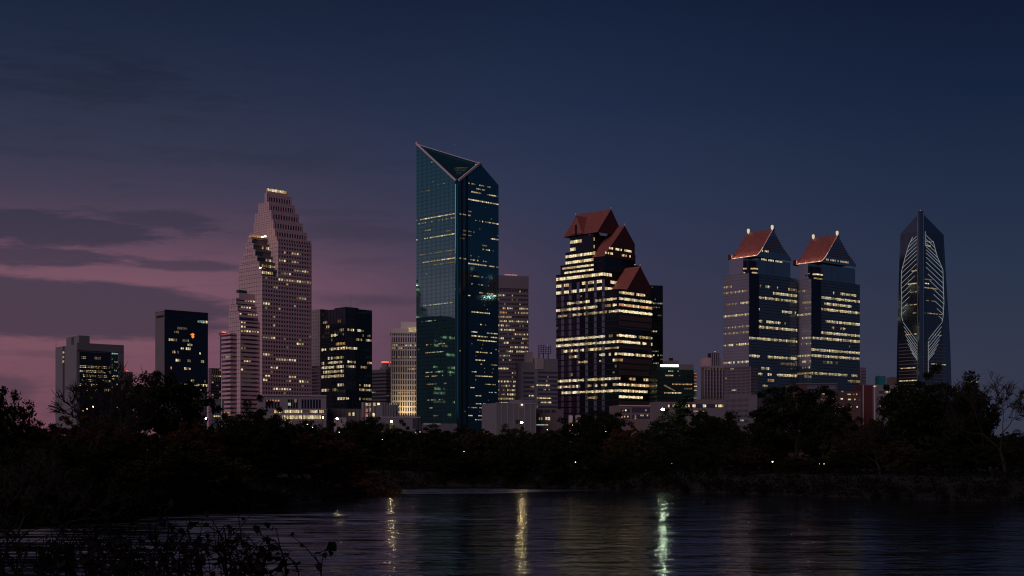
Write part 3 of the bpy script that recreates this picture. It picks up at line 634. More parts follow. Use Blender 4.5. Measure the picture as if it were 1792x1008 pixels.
# floodlights at its foot wash the lower right
for k in range(4):
    ld = bpy.data.lights.new('floodlight', 'SPOT'); ld.energy = 15000; ld.color = (1,.72,.34); ld.spot_size = math.radians(70); ld.spot_blend = .8; ld.shadow_soft_size = .5
    lo = bpy.data.objects.new('floodlight', ld); COL.objects.link(lo); lo.parent = S.root
    bb = S.B(701+k*8); lo.location = (bb, -14, S.Zp(742)); lo.rotation_euler = Vector((0, -14, -30)).to_track_quat('Z','Y').to_euler()
    MB().box(bb-.5, bb+.5, -14.9, -14.3, S.Zp(742)-.8, S.Zp(742)+.2).build('floodlight_housing', M['darkmetal'], S.root)
    MB().tube((bb,-14.6,0),(bb,-14.6,S.Zp(742)-.8), .2, .2, 6).build('floodlight_pole', M['darkmetal'], S.root)
S.done()

# -- teal tower
S = Site('teal_tower', 'tallest teal glass tower with slanted notched top and pale ridge lines', 800, 1400, 45)
aL = S.A(728.5); bR = S.B(872.5); zc = S.Zp(317)
bp = S.B(840); zL = S.Zp(252, aL, 0); zP = S.Zp(286, 0, bp); zR = S.Zp(324, 0, bR)
nl = 3.2     # corner notch
top = lambda b: zc+(zP-zc)*(b/bp) if b < bp else zP+(zR-zP)*((b-bp)/(bR-bp))
topL = lambda a: zc+(zL-zc)*(a/aL)
mb = MB()
mb.face((0,nl,0),(0,nl,topL(nl)),(0,aL,zL),(0,aL,0))
mb.face((0,nl,0),(nl,nl,0),(nl,nl,zc),(0,nl,topL(nl)))
mb.build('glass_wall', M['tealglass'], S.root, 'teal left glass face, coloured paler for the brighter sky it reflects')
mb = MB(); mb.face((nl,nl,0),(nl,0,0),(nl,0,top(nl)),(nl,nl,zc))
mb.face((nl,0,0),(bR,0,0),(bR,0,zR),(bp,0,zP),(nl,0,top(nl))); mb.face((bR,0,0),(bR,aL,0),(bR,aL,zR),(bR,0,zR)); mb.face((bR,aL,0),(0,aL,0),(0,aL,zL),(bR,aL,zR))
mb.build('glass_wall', M['tealdeep'], S.root, 'teal right glass face, coloured darker for the dimmer sky it reflects')  # same glass in a darker colour for the side facing dimmer sky
mb = MB(); mb.face((0,nl,topL(nl)),(nl,nl,zc),(nl,0,top(nl)),(bp,0,zP),(0,aL,zL)); mb.build('sloping_roof', M['roofglass'], S.root, 'dark glass triangle sloping between the ridges')
mb = MB(); mb.face((bp,0,zP),(bR,0,zR),(bR,aL,zR)); mb.face((bp,0,zP),(bR,aL,zR),(0,aL,zL)); mb.build('rear_roof', M['tealdeep'], S.root)
def ridge(p, q, r=.9):
    d = Vector(q)-Vector(p); L = d.length; d.normalize(); n_ = Vector((1,1,0)) if abs(d.x-d.y) > -9 else None
    MB().tube(p, q, r*1.15, r*1.15, 4).build('ridge_beam', M['trim'], S.root)
ridge((-.2,nl*.5,zc+.8),(-.2,aL,zL+.6)); ridge((nl*.6,-.3,zc+1),(bp,-.3,zP+.6), 1.2); ridge((bp,-.3,zP+.6),(bp+6,.5,top(bp+6)), .6)
ridge((0,aL,zL),(bp,0,zP), .35)
for pnt in ((0,aL,zL+1.2),(-.3,aL-4,topL(aL-4)+1.2)):
    MB().lathe([(.2,pnt[2]-.6),(.45,pnt[2]-.2),(.45,pnt[2]+.4),(.1,pnt[2]+.8)], 8, (pnt[0],pnt[1])).build('beacon', M['L_pink'], S.root)
# rounded glass fin in the notch
MB().lathe([(1.3,0),(1.3,zc-2)], 14, (nl-.4,nl-1.2)).build('corner_column', M['tealdeep'], S.root)
mbm = MB(); a = nl
while a < aL: mbm.box(-.12, .02, a-.14, a+.14, 0, topL(a)-.2); a += 1.95
mbm.build('mullion', M['tealdeep'], S.root, kind='stuff')
mbm = MB(); b = nl
while b < bR: mbm.box(b-.12, b+.12, -.12, .02, 0, top(b)-.2); b += 1.95
for bb, w_ in ((S.B(808),1.1),(S.B(817),1.3)): mbm.box(bb-w_, bb+w_, -.5, .02, 0, top(bb)-1)
mbm.build('mullion', M['darkmetal'], S.root, kind='stuff')
mbm = MB(); z = zL-4; ft = 4.0
while z > 5:
    s0 = 0 if z < zc else (z-zc)/(zL-zc)*aL
    mbm.box(-.14, .02, max(nl, s0+.4), aL, z-.16, z+.16)
    if z < zc: mbm.box(nl, bR, -.16, .02, z-.22, z+.22)
    elif z < zP:
        ba = (z-zc)/(zP-zc)*bp; be = bR if z < zR else bp+(zP-z)/(zP-zR)*(bR-bp); mbm.box(ba+.5, be-.3, -.16, .02, z-.22, z+.22)
    z -= ft
mbm.build('floor_line', M['tealdeep'], S.root, kind='stuff')
# roof louvres on the slope
def onroof(u, v):   # u 0..1 from low corner to left apex, v to right peak
    u = float(u); v = float(v); return Vector((nl/2,nl/2,zc)) + u*(Vector((0,aL,zL))-Vector((nl/2,nl/2,zc))) + v*(Vector((bp,0,zP))-Vector((nl/2,nl/2,zc)))
mbm = MB()
for v in np.arange(.04, .96, .04): mbm.tube(onroof(0,v)+Vector((0,0,.15)), onroof(.96-v,v)+Vector((0,0,.15)), .12, .12, 4)
mbm.build('roof_rib', M['tealdeep'], S.root, kind='stuff')
hL = (zL-zc)/S.m; hP = (zP-zc)/S.m
for k, (h_, s0_, s1_) in enumerate(((29.5,.42,.80),(26.5,.36,.80),(23.5,.40,.76),(18,.45,.70))):
    PA = onroof(h_/hL, 0); PB = onroof(0, h_/hP); n_ = 9
    for q in range(n_):
        u0 = s0_+(s1_-s0_)*q/n_; u1 = u0+(s1_-s0_)/n_*.7; MB().tube(PA.lerp(PB,u0)+Vector((0,0,.3)), PA.lerp(PB,u1)+Vector((0,0,.3)), .13, .13, 4).build('roof_lamp_strip', M['L_lo'], S.root)
pzr = 4.02; rowsR = [(321,818,858,.5,('L_lo','L_mid')),(328,834,848,.8,('L_mid','L_lo')),(338,826,843,.7),(341,852,866,.9),(353,818,871,.93,('L_hi','L_mid')),(373,820,848,.5,('L_lo','L_mid')),(376,804,822,.95,('L_mid',)),(389,826,871,.5),(401,800,830,.4,('L_lo',)),(409,806,824,.6,('L_lo',)),(416,851,871,.6),(420,804,812,.7,('L_lo',)),(430,842,852,.6,('L_lo',)),(440,844,858,.8),(451,804,826,.8,('L_mid','L_lo')),(455,828,852,.6),(463,818,852,.95,('L_hi','L_mid')),(465,855,871,.6),(487,824,852,.6,('L_lo','L_mid')),(500,825,845,.8),(514,816,822,.97,('L_hi',)),(517,835,870,.6,('L_lo','L_mid')),(547,825,856,.97,('L_mid','L_hi')),(571,825,850,.6),(579,824,835,.8),(581,850,870,.6),(588,825,870,.7),(596,835,868,.85,('L_hi','L_mid')),(615,790,806,.95,('L_mid',)),(620,833,868,.8),(628,833,848,.97,('L_mid','L_hi')),(637,825,870,.5,('L_lo','L_mid')),(652,825,833,.8),(661,833,862,.9,('L_hi','L_mid')),(671,850,870,.6,('L_lo','L_mid')),(678,823,830,.95,('L_hi',)),(688,852,868,.7,('L_lo','L_cool')),(694,832,842,.8),(704,832,850,.8,('L_mid','L_hi')),(712,818,862,.7),(728,816,858,.7,('L_mid','L_hi')),(736,833,858,.8)]
S.lit('R', -.02, nl, bR-.3, zP, pzr, 2.4*S.m, rowsR, wfrac=.85, hfrac=.32, wts=(3,4,3), sparse=.012, zbot=10)
rowsL = [(382,729,746,.75),(376,748,797,.9,('L_mid','L_hi')),(392,729,750,.6,('L_lo','L_mid')),(386,755,797,.6,('L_lo','L_mid')),(402,745,753,.8,('L_mid','L_lo')),(414,752,797,.97,('L_mid','L_hi')),(420,729,748,.7),(440,735,797,.6,('L_lo',)),(455,775,797,.97,('L_hi','L_mid')),(458,740,775,.9,('L_mid','L_lo')),(460,760,797,.6,('L_lo',)),(402,780,790,.6,('L_lo',)),(323,765,780,.5,('L_lo',)),(335,730,755,.3,('L_lo',)),(530,741,792,.97,('L_lo','L_cool')),(563,738,776,.6,('L_lo','L_cool')),(599,746,778,.5,('L_mid','L_lo')),(613,755,776,.6,('L_cool','L_lo')),(617,745,776,.9,('L_mid','L_lo')),(651,745,790,.5,('L_cool','L_lo')),(661,745,790,.5,('L_lo','L_mid')),(670,745,790,.4,('L_lo',)),(698,745,776,.4,('L_lo','L_cool')),(712,752,756,.9),(728,758,765,.9,('L_lo',))]
S.lit('L', -.02, nl, aL-.3, zL, pzr, 2.4*S.m, rowsL, wfrac=.9, hfrac=.26, mats=('L_hi','L_mid','L_lo'), sparse=.004, zbot=10)
S.done()
S = Site('low_building', 'low pale pavilion at the foot of the teal tower', 741, 1230, 78)
S.mass(0, 20, 0, S.B(800), 0, S.Zp(741), M['midstone']); S.fbox('R', 0, 741, 771, 741, 743, .4, M['white'], 'coping'); S.fbox('R', 0, 748, 764, 744, 748, .1, M['darkwin'], 'window'); S.done()

# -- grey-pink tower right of teal tower
S = Site('banded_tower', 'grey rose tower with many short rows of warm windows, just right of the teal tower', 866, 1640, 76)
zt = S.Zp(481.5); bR = S.B(924.5)
S.mass(0, 40, 0, bR, 0, zt-15, M['darkwin'], 'glass_block'); S.mass(-.5, 40.4, -.4, bR+.4, S.Zp(504), zt, M['mauve'], 'parapet')
pz = 7.55*S.m; zz = S.Zp(505)
for k in range(int(zz/pz)): S.inst(('bd',), lambda: MB().box(-.4, bR+.4, -.5, 40.4, -pz*.29, pz*.29), 'spandrel', M['mauve'], (0,0,zz-(k+1)*pz))
S.piers('R', 0, 0, bR, 0, zz, 2.7*S.m, .45, .3, M['mauve'], 'pier')
S.lit('R', 0, 0, bR, zz, pz, 2.7*S.m, [(517,873,884,.6),(528,873,924,.2),(540,873,924,.6,('L_hi','L_mid')),(550,873,924,.7,('L_am','L_mid','L_lo')),(555,873,895,.8,('L_am','L_mid')),(564,873,924,.75),(572,873,924,.4),(579,873,900,.9),(587,900,924,.7),(594,873,924,.7),(602,873,924,.4),(608,890,924,.8),(617,873,924,.8,('L_mid','L_hi')),(625,873,900,.8),(633,880,900,.4),(643,873,890,.9,('L_hi',)),(653,895,924,.85),(661,905,924,.8),(669,873,905,.85),(677,873,924,.8),(684,873,924,.85),(691,873,924,.75),(699,873,924,.6),(706,873,900,.6)], wfrac=.62, hfrac=.42, sparse=.04)
S.fbox('R', -.5, 882, 906, 480.5, 482, .5, M['L_pink'], 'roof_edge_light'); roof_kit(S, 5, 30, 5, bR-5, zt, 3, 2); S.done()
S = Site('blank_wall_building', 'windowless pale concrete block in front of the grey rose tower', 868, 1150, 66)
zt = S.Zp(705); bR = S.B(938); S.mass(0, 30, 0, bR, 0, zt, M['concrete']); S.mass(2, 26, S.B(912, 2), bR-1, zt, zt+3.2, M['concrete'], 'upper_block')
S.piers('R', 0, 0, bR, 0, zt, 11*S.m, .35, .2, M['lightstone']); S.fbox('R', 0, 868, 938, 705, 706.5, .35, M['lightstone'], 'coping')
S.fbox('R', -.2, 912.2, 914.2, 707.5, 709, .6, M['lampwarm'], 'added_wall_lamp'); S.done()  # invented lamp, put on the wall to throw a streak on the water

# -- grey hospital-like block with rooftop frame
S = Site('office_building', 'grey blocky office with an open lattice sign frame on its roof', 939, 1480, 66)
bR = S.B(976); zt = S.Zp(627); S.mass(0, 30, 0, bR, 0, zt, M['concrete']); S.mass(3, 20, -15, -.3, 0, S.Zp(634), M['concrete'], 'side_block'); S.mass(4, 14, -8, -2, S.Zp(634), S.Zp(615.5), M['lightstone'], 'stair_block')
S.mass(-.6, 12, -.3, S.B(951), S.Zp(646), zt+.3, M['lightstone'], 'upper_block')
for k in range(12): S.inst(('rw',), lambda: MB().box(1.5, bR-.5, -.25, 0, -1.1, 1.1), 'ribbon_window', M['darkwin'], (0,0,S.Zp(651.5)-k*7.5*S.m))
for k in range(8): S.inst(('rw2',), lambda: MB().box(-14, -1.5, 2.7, 3, -1.1, 1.1), 'ribbon_window', M['darkwin'], (0,0,S.Zp(653)-k*7.9*S.m))
zb = S.Zp(651.5)+3.75*S.m
S.lit('R', -.26, 0, bR, zb, 7.5*S.m, 2.6*S.m, [(677,941,962,.85,('L_hi','L_mid')),(685,952,962,.7),(693,940,963,.97,('L_hi','L_mid')),(700,943,963,.9,('L_mid','L_lo')),(707,948,963,.9,('L_hi','L_mid'))], hfrac=.36, wfrac=.9, sparse=.05)
S.lit('R', 2.7, -14, -1.5, S.Zp(653)+4*S.m, 7.9*S.m, 2.6*S.m, [(677,925,935,.6,('L_am','L_lo')),(689,925,937,.7),(693,925,937,.5)], hfrac=.3, sparse=.03)
# lattice frame
f0 = S.B(945); f1 = S.B(966); z0 = S.Zp(618); z1 = S.Zp(604)
for k in range(6): bb = f0+(f1-f0)*k/5; MB().box(bb-.22, bb+.22, 3, 3.5, z0, z1).build('frame_post', M['darkmetal'], S.root)
for k in range(5): zz = z0+(z1-z0)*k/4; MB().box(f0-.3, f1+.3, 2.8, 3.0, zz-.22, zz+.22).build('frame_rail', M['darkmetal'], S.root)
for bb in (f0+(f1-f0)*.4, f0+(f1-f0)*.8, f0+.5): MB().box(bb-.4, bb+.4, 3.1, 4, zt, z0).build('frame_leg', M['darkmetal'], S.root)
MB().box(f0+(f1-f0)*.68, f0+(f1-f0)*.75, 2.4, 2.8, z1, z1+.9).build('frame_lamp', M['L_mid'], S.root); S.done()
S = Site('low_building', 'low brown building with two warm windows left of the red-roofed tower foot', 938, 1180, 66)
bR = S.B(986); S.mass(0, 20, 0, bR, 0, S.Zp(715), M['tan'])
for (xa, xb) in ((943,945),(947,949),(954.5,958),(959,962.5)): S.fbox('R', 0, xa, xb, 730, 735, .15, M['L_mid' if xa < 950 else 'L_hi'], 'lit_window')
for (xa, xb) in ((942,950),(953,962),(965,972)): S.fbox('R', 0, xa, xb, 717, 722, .1, M['darkwin'], 'window')
S.fbox('R', 0, 939, 959, 743, 744, .3, M['L_cool'], 'lit_ledge'); S.done()

# -- dark tower with three red gables
def gable(S, prof, a0, a1, mroof, mwall, eav=0.0, name='roof'):
    """prof: (b,z) from left eave over the apex to right eave, run along a"""
    n = len(prof); mb = MB(); th = .5
    for i in range(n-1):
        (b0, z0), (b1, z1) = prof[i], prof[i+1]
        mb.face((b0,a0-eav,z0),(b1,a0-eav,z1),(b1,a1,z1),(b0,a1,z0))
        mb.face((b0,a0-eav,z0-th),(b0,a1,z0-th),(b1,a1,z1-th),(b1,a0-eav,z1-th))
        mb.face((b0,a0-eav,z0-th),(b1,a0-eav,z1-th),(b1,a0-eav,z1),(b0,a0-eav,z0))
    b0, z0 = prof[0]; mb.face((b0,a0-eav,z0-th),(b0,a0-eav,z0),(b0,a1,z0),(b0,a1,z0-th))
    r = mb.build(name, mroof, S.root)
    zb = min(prof[0][1], prof[-1][1])-th; mb = MB()
    pts = [(b, z-th*.9) for b, z in prof]
    for aa, rev in ((a0+.02, False), (a1-.02, True)):
        q = [(prof[0][0], aa, zb-.4)]+[(b, aa, z) for b, z in pts]+[(prof[-1][0], aa, zb-.4)]
        mb.face(*(q if rev else q[::-1]))
    mb.build('gable_wall', mwall, S.root)
    return r
def seams(S, b0, z0, b1, z1, a0, a1, step, m):
    a = a0; mb = MB()
    while a <= a1: mb.tube((b0,a,z0+.1),(b1,a,z1+.1), .12, .12, 4, False); a += step
    mb.build('roof_seam', m, S.root, kind='stuff')
S = Site('gabled_tower', 'broad dark tower with three red metal gable roofs and rows of lit floors', 1083, 1495, 45)
p = 10.75*S.m; cw = 4.6*S.m
aL = S.A(973.5); bR = S.B(1141)
Mb = [ # corner px, left px, right px, top y
 (1083,973.5,1141,506),(1055,973.5,1127,472),(1053,980,1121,456),(1037,988,1112,436),(1036,995,1084,410)]
zp = 0; blocks = []
for k, (c, l, r, y) in enumerate(Mb):
    a0 = S.A(c); a1 = S.A(l); bb = S.B(r, a0); z1 = S.Zp(y, a0, 0)
    S.mass(a0, a1, 0 if k < 2 else (k-1)*.8, bb, zp-.2 if zp else 0, z1, M['blackglass'], 'glass_block')
    blocks.append((a0, a1, 0 if k < 2 else (k-1)*.8, bb, zp, z1))
    MB().box((0 if k < 2 else (k-1)*.8)-.4, bb+.3, a0-.4, a1+.2, z1-.8, z1+.3).build('parapet', M['darkmetal'], S.root)
    zp = z1
# brown panels stand in for the brownish reflection on the lower right face
for (ya, yb) in ((549,577),(593,611),(628,660),(668,672),(700,716)): S.fbox('R', 0, 1083.5, 1140.5, ya, yb, .3, M['brown'], 'reflection_panel')
# vertical pale fins on left face
zf = S.Zp(484)
for x in (985,998,1012,1027,1042,1056):
    a_ = S.A(x); w_ = (S.A(x-2.4)-S.A(x+2.4))/2; MB().box(-.35, .02, a_-w_, a_+w_, 0, zf-1).build('fin', M['fin'], S.root)
z0_ = S.Zp(436)+p*3+5.2*S.m
zA = z0_
zz = zA
for k in range(int(zA/p)+1):
    zk = zA-k*p
    if 4 < zk < S.Zp(506): S.inst(('fb',), lambda: MB().box(-.45, bR+.1, -.45, aL, -.55, .55), 'spandrel', M['darkmetal'], (0,0,zk))
cont = ('L_hi','L_hi','L_mid')
def zrow(y): return y
rl = [(528,990,1080,.75),(539,975,1080,.85),(550,975,1060,.45,('L_mid','L_lo')),(544,1030,1083,.8),(592,975,1058,.97,cont),(589,1058,1083,.5,('L_mid','L_lo')),(600,974,1083,.93,cont),(612,974,1083,.6),(607,1050,1083,.9,cont),(624,998,1083,.7),(634,998,1083,.35),(652,980,1010,.3,('L_lo',)),(665,974,1083,.85,cont),(677,974,1083,.85),(688,985,1083,.93,cont),(698,1005,1083,.35)]
rr = [(526,1083,1140,.9,cont),(536,1083,1140,.9,('L_mid','L_am','L_hi')),(547,1083,1140,.97,('L_hi','L_hi')),(515,1083,1128,.8),(585,1083,1112,.95,cont),(587,1112,1140,.7,('L_mid','L_lo')),(596,1083,1140,.75,cont),(618,1083,1108,.95,cont),(619,1112,1140,.7),(630,1084,1096,.7,('L_am','L_lo')),(661,1083,1110,.6,('L_am','L_mid')),(663,1120,1140,.4),(674,1083,1140,.75,('L_mid','L_am','L_hi')),(684,1083,1133,.97,('L_hi','L_mid')),(696,1083,1124,.95,cont)]
S.lit('L', 0, 0, aL, zA, p, cw, rl, wfrac=.86, hfrac=.42, outw=.5, sparse=.01, zbot=30); S.lit('R', 0, 0, bR, zA, p, 3.4*S.m, rr, wfrac=.86, hfrac=.42, outw=.55)
tops = {1:[(492,980,1060,.5,('L_mid','L_lo')),(483,973,1060,.9,cont)],2:[(463,981,1056,.95,cont)],3:[(447,989,1050,.6,('L_mid','L_am','L_hi')),(441,989,1045,.8,cont)],4:[(427,996,1024,.7),(415,996,1020,.7)]}
for k in (1,2,3,4):
    a0,a1,b0,b1,zl,zh = blocks[k]; n_ = 3 if k == 1 else 2; pp = (zh-zl)/n_
    yy = [(S.root.location.z and 0)]
    for i in range(n_):
        zc_ = zh-(i+.5)*pp
        for side, plane, lo, hi in (('L', b0, a0, a1), ('R', a0, b0, b1)):
            n = round((hi-lo)/(cw if side == 'L' else 3.4*S.m)); c_ = (hi-lo)/n; on = True
            dens = {('L',1):.9,('L',2):.9,('L',3):.75,('L',4):.5,('R',1):.6,('R',2):.65,('R',3):.45,('R',4):.05}[(side, k)]
            if k == 4 and i == 0 and side == 'L': dens = .35
            for j in range(n):
                if rnd.random() < .3: on = rnd.random() < dens
                if on and not (k == 4 and side == 'L' and j < n*.45): S.win(side, plane, lo+(j+.5)*c_, zc_-.8, round(c_*.86,2), round(pp*.42,2), M[rnd.choice(cont)], .15)
# the three roofs
def px_prof(S, a, pts): return [(S.B(x, a), S.Zp(y, a, S.B(x, a))) for x, y in pts]
a3 = S.A(1083)-.6; pr = px_prof(S, a3, [(1096,509),(1120.5,466),(1138.5,501)])
gable(S, pr, a3, S.A(1068, S.B(1096, a3)), M['red'], M['redwall']); seams(S, pr[0][0], pr[0][1], pr[1][0], pr[1][1], a3, S.A(1068, S.B(1096,a3)), 2.2, M['redwall'])
S.mass(a3+.5, S.A(1068, pr[0][0]), pr[0][0]+.5, pr[2][0]-.5, S.Zp(520), pr[0][1], M['blackglass'], 'glass_block')
def band_up(prof, a0, y0, dens):   # lit floor just under a gable
    lo, hi = prof[0][0]+1, prof[-1][0]-1; n = round((hi-lo)/(3.4*S.m)); c_ = (hi-lo)/n
    for j in range(n):
        if rnd.random() < dens: S.win('R', a0, lo+(j+.5)*c_, S.Zp(y0, a0, (lo+hi)/2), round(c_*.8,2), 2.2, M[rnd.choice(cont)], .5)
a2 = S.A(1058); pr = px_prof(S, a2, [(1058,447),(1093.5,395),(1111,427)])
gable(S, pr, a2, S.A(1036, pr[0][0]), M['red'], M['redwall']); seams(S, pr[0][0], pr[0][1], pr[1][0], pr[1][1], a2, S.A(1036, pr[0][0]), 2.2, M['redwall'])
S.mass(a2+.4, S.A(1038, pr[0][0]), pr[0][0]+.5, pr[2][0]-.5, S.Zp(474, a2), pr[2][1]-.8 if pr[2][1] < pr[0][1] else pr[0][1]-.2, M['blackglass'], 'glass_block')
band_up(pr, a2+.3, 437, .6); band_up(pr, a2+.3, 446, .35)
a1_ = S.A(1046); pr = px_prof(S, a1_, [(1046,405),(1069.5,366),(1083.5,396)])
aE = S.A(1010, pr[1][0]); gable(S, pr, a1_, aE, M['red'], M['redwall']); seams(S, pr[0][0], pr[0][1], pr[1][0], pr[1][1], a1_, aE, 2.2, M['redwall'])
# cross gable facing left at the far end of the top ridge
bx = pr[0][0]-1.5; aa = S.A(996.5, bx); ab = S.A(1019, bx); zt_ = S.Zp(377, (aa+ab)/2, bx); ze = S.Zp(411, aa, bx); am_ = (aa+ab)/2
mb = MB(); bk = pr[1][0]+6
mb.face((bx,aa,ze),(bk,aa,ze),(bk,am_,zt_),(bx,am_,zt_)); mb.face((bx,ab,ze),(bx,am_,zt_),(bk,am_,zt_),(bk,ab,ze)); mb.build('roof', M['red'], S.root)
mb = MB(); mb.face((bx+.3,ab,ze),(bx+.3,aa,ze),(bx+.3,am_,zt_-.3)); mb.build('gable_wall', M['red'], S.root); MB().box(bx-.1, bx+.4, am_-1.6, am_+1.6, ze, ze+(zt_-ze)*.5).build('gable_window', M['blackglass'], S.root)
for (b_, a_, z_) in ((pr[1][0], a1_, pr[1][1]),(bx, am_, zt_),(S.B(1093.5,a2), a2, S.Zp(395,a2,S.B(1093.5,a2))),(S.B(1120.5,a3), a3, S.Zp(466,a3,S.B(1120.5,a3)))):
    MB().lathe([(.3,z_),(.6,z_+.8),(.45,z_+2.0),(.1,z_+2.6)], 8, (b_,a_)).build('finial', M['trim'], S.root)
S.done()
S = Site('dark_tower', 'plain black block tower standing behind the right side of the red-gabled tower', 1128, 1630, 78)
zt = S.Zp(499); bR = S.B(1160); S.mass(0, 30, 0, bR, 0, zt, M['blackglass'], 'glass_block'); S.lines('R', 0, 0, bR, 10, zt-4, 7*S.m, .6, .15, M['darkmetal']); S.piers('R', 0, 0, bR, 0, zt, 5*S.m, .4, .2, M['darkmetal'])
S.lit('R', 0, 0, bR, zt, 7*S.m, 2.6*S.m, [(530,1143,1160,.5,('L_lo','L_cool')),(538,1143,1158,.4,('L_lo',)),(553,1143,1158,.4,('L_lo','L_mid')),(581,1141,1149,.97,('L_hi','L_mid')),(613,1142,1158,.7,('L_mid','L_lo')),(625,1142,1160,.7),(634,1144,1152,.9,('L_mid',)),(665,1143,1157,.5),(678,1143,1160,.6,('L_lo','L_mid')),(690,1143,1157,.4)], sparse=.05, zbot=30, hfrac=.35); S.done()

# -- podium buildings below the gabled tower
S = Site('podium_building', 'low mauve stone building with recessed lit balconies below the red-gabled tower', 1083, 1120, 76)
zt = S.Zp(709); bR = S.B(1150); S.mass(0, 25, 0, bR, 0, zt, M['tan']); S.fbox('R', 0, 1083, 1138, 709, 711, .6, M['granite'], 'coping')
for (xa, xb, ya, yb) in ((1086,1102,715,722),(1106,1137,713,722),(1086,1102,726,733),(1106,1137,726,733)): S.fbox('R', 0, xa, xb, ya, yb, .1, M['darkwin'], 'window_band')
for (x, y, mm) in ((1090,718.5,'L_am'),(1095,718,'L_hi'),(1088,730,'L_am'),(1093,729,'L_hi'),(1099,729,'L_hi'),(1112,728,'L_mid'),(1122,727,'L_mid'),(1125,727,'L_hi'),(1133,727,'L_hi'),(1112,732,'L_am'),(1130,718,'L_pink')): S.fbox('R', -.1, x-1.1, x+1.1, y-1.3, y+1.3, .2, M[mm], 'lit_window')
S.done()
S = Site('pink_pylon', 'pair of floodlit pink stone pylons at the foot of the red-gabled tower', 997, 1090, 80, 'pylon')
for (xa, xb, yt) in ((997,1002,727),(1009,1017,727)): S.mass(0, 4, S.B(xa), S.B(xb), 0, S.Zp(yt), M['white'], 'pylon')
S.mass(.2, 3.5, S.B(1002)+.1, S.B(1009)-.1, 0, S.Zp(738), M['tan'], 'link_wall'); S.done()

# -- dark teal building with white sign
S = Site('sign_building', 'dark teal office with a glowing white sign bar along its roof edge', 1150, 1500, 80)
zt = S.Zp(637); bR = S.B(1213.5); S.mass(0, 30, 0, bR, 0, zt, M['greenglass'], 'glass_block')
S.bands(0, 30, 0, bR, S.Zp(648), 8, 7.6*S.m, 2.6, .5, M['darkmetal']); S.mass(-.4, 30.2, S.B(1188), bR+.1, S.Zp(646.5), zt, M['dimstone'], 'parapet')
S.fbox('R', -.4, 1156, 1172.8, 637.8, 641.8, .5, M['sign'], 'sign_panel'); S.fbox('R', -.4, 1174, 1187, 638.2, 642, .5, M['sign'], 'sign_panel')
S.mass(6, 16, S.B(1165,6), S.B(1188,6), zt, S.Zp(630), M['dimstone'], 'plant_room'); S.mass(8, 12, S.B(1172,8), S.B(1178,8), S.Zp(630), S.Zp(625), M['darkmetal'], 'plant_room'); mast(S, 1174, 20, S.Zp(625), 8, .2)
S.lit('R', -.02, 0, bR, S.Zp(645.5), 7.6*S.m, 2.4*S.m, [(650,1162,1186,.6,('L_mid','L_lo')),(658,1165,1178,.6,('L_hi','L_mid')),(658,1184,1208,.5,('L_lo',)),(665,1175,1192,.4),(674,1177,1210,.97,('L_mid','L_am')),(682,1190,1210,.8,('L_lo',)),(689,1162,1192,.85,('L_hi','L_mid'))], hfrac=.3, outw=.6)
S.fbox('R', -.5, 1200, 1219, 696, 697, .3, M['L_cool'], 'lit_ledge')
d0 = Vector((S.B(1162), -.9, S.Zp(674))); d1 = Vector((S.B(1181), -.9, S.Zp(684))); MB().tube(d0, d1, .9, .5, 8).build('lit_canopy_strut', M['L_lo'], S.root)
S.mass(2, 20, bR, S.B(1220), 0, S.Zp(651), M['dimstone'], 'stair_block')
for y in (653.5,659,665,671.5,676,683): S.fbox('R', 2, 1214.5, 1219.4, y-.8, y+.8, .2, M['L_am' if y < 672 else 'L_hi'], 'lit_window')
S.done()

# -- cream hotel with ribs
S = Site('hotel_building', 'cream ribbed hotel block with a columned roof tower, left of the twin gabled towers', 1232, 1600, 66)
zt = S.Zp(641); bR = S.B(1274); aL = S.A(1226.5); S.mass(0, aL, 0, bR, 0, zt, M['tan']); S.piers('R', 0, 0, bR, S.Zp(698), zt+1, 6.2*S.m, 1.1, .9, M['lightstone'])
for k in range(8):
    S.inst(('hb',), lambda: MB().box(0, bR, -.35, 0, -1.6, 1.6), 'ribbon_window', M['darkwin'], (0,0,S.Zp(649)-k*6.4*S.m))
S.fbox('R', 0, 1229, 1274, 641, 644, 1.3, M['lightstone'], 'cornice')
for k in range(6): S.fbox('R', -1.3, 1233+k*6.4, 1235+k*6.4, 645, 646.5, .3, M['L_lo'], 'cornice_lamp')
S.mass(5, 20, S.B(1238,5), S.B(1262,5), zt, S.Zp(625), M['granite_r'], 'plant_room')
S.mass(3.5, 12, S.B(1245,4), S.B(1259,4), zt, S.Zp(617), M['darkwin'], 'roof_tower'); S.mass(3, 12.5, S.B(1244,4), S.B(1260,4), S.Zp(617), S.Zp(615.8), M['lightstone'], 'roof_tower_cap')
for k in range(5): bb = S.B(1245.5+k*3.2, 3.5); MB().box(bb-.4, bb+.4, 3, 3.6, zt, S.Zp(617)).build('column', M['lightstone'], S.root)
S.fbox('R', 3, 1250, 1252, 614.5, 615.8, .4, M['L_mid'], 'roof_lamp'); S.done()
S = Site('low_building', 'long low flat building with a strip of white windows, left of the twin gabled towers', 1148, 1120, 80)
zt = S.Zp(698); bR = S.B(1268); S.mass(0, 20, 0, bR, 0, S.Zp(703), M['dimstone']); S.mass(2, 18, S.B(1226,2), bR-.5, S.Zp(703), zt, M['tan'], 'upper_block')
S.fbox('R', 0, 1168, 1266, 706.5, 713.5, .1, M['darkwin'], 'ribbon_window')
for x in (1169,1177,1179.5,1185,1192,1199,1204,1212,1214.5,1230,1233,1252,1257,1260,1263): S.fbox('R', -.1, x, x+2.6, 708, 712.5, .15, M[rnd.choice(('L_hi','L_hi','L_mid'))], 'lit_window')
S.fbox('R', 0, 1213, 1232, 719, 720, .2, M['L_mid'], 'lit_ledge'); S.done()

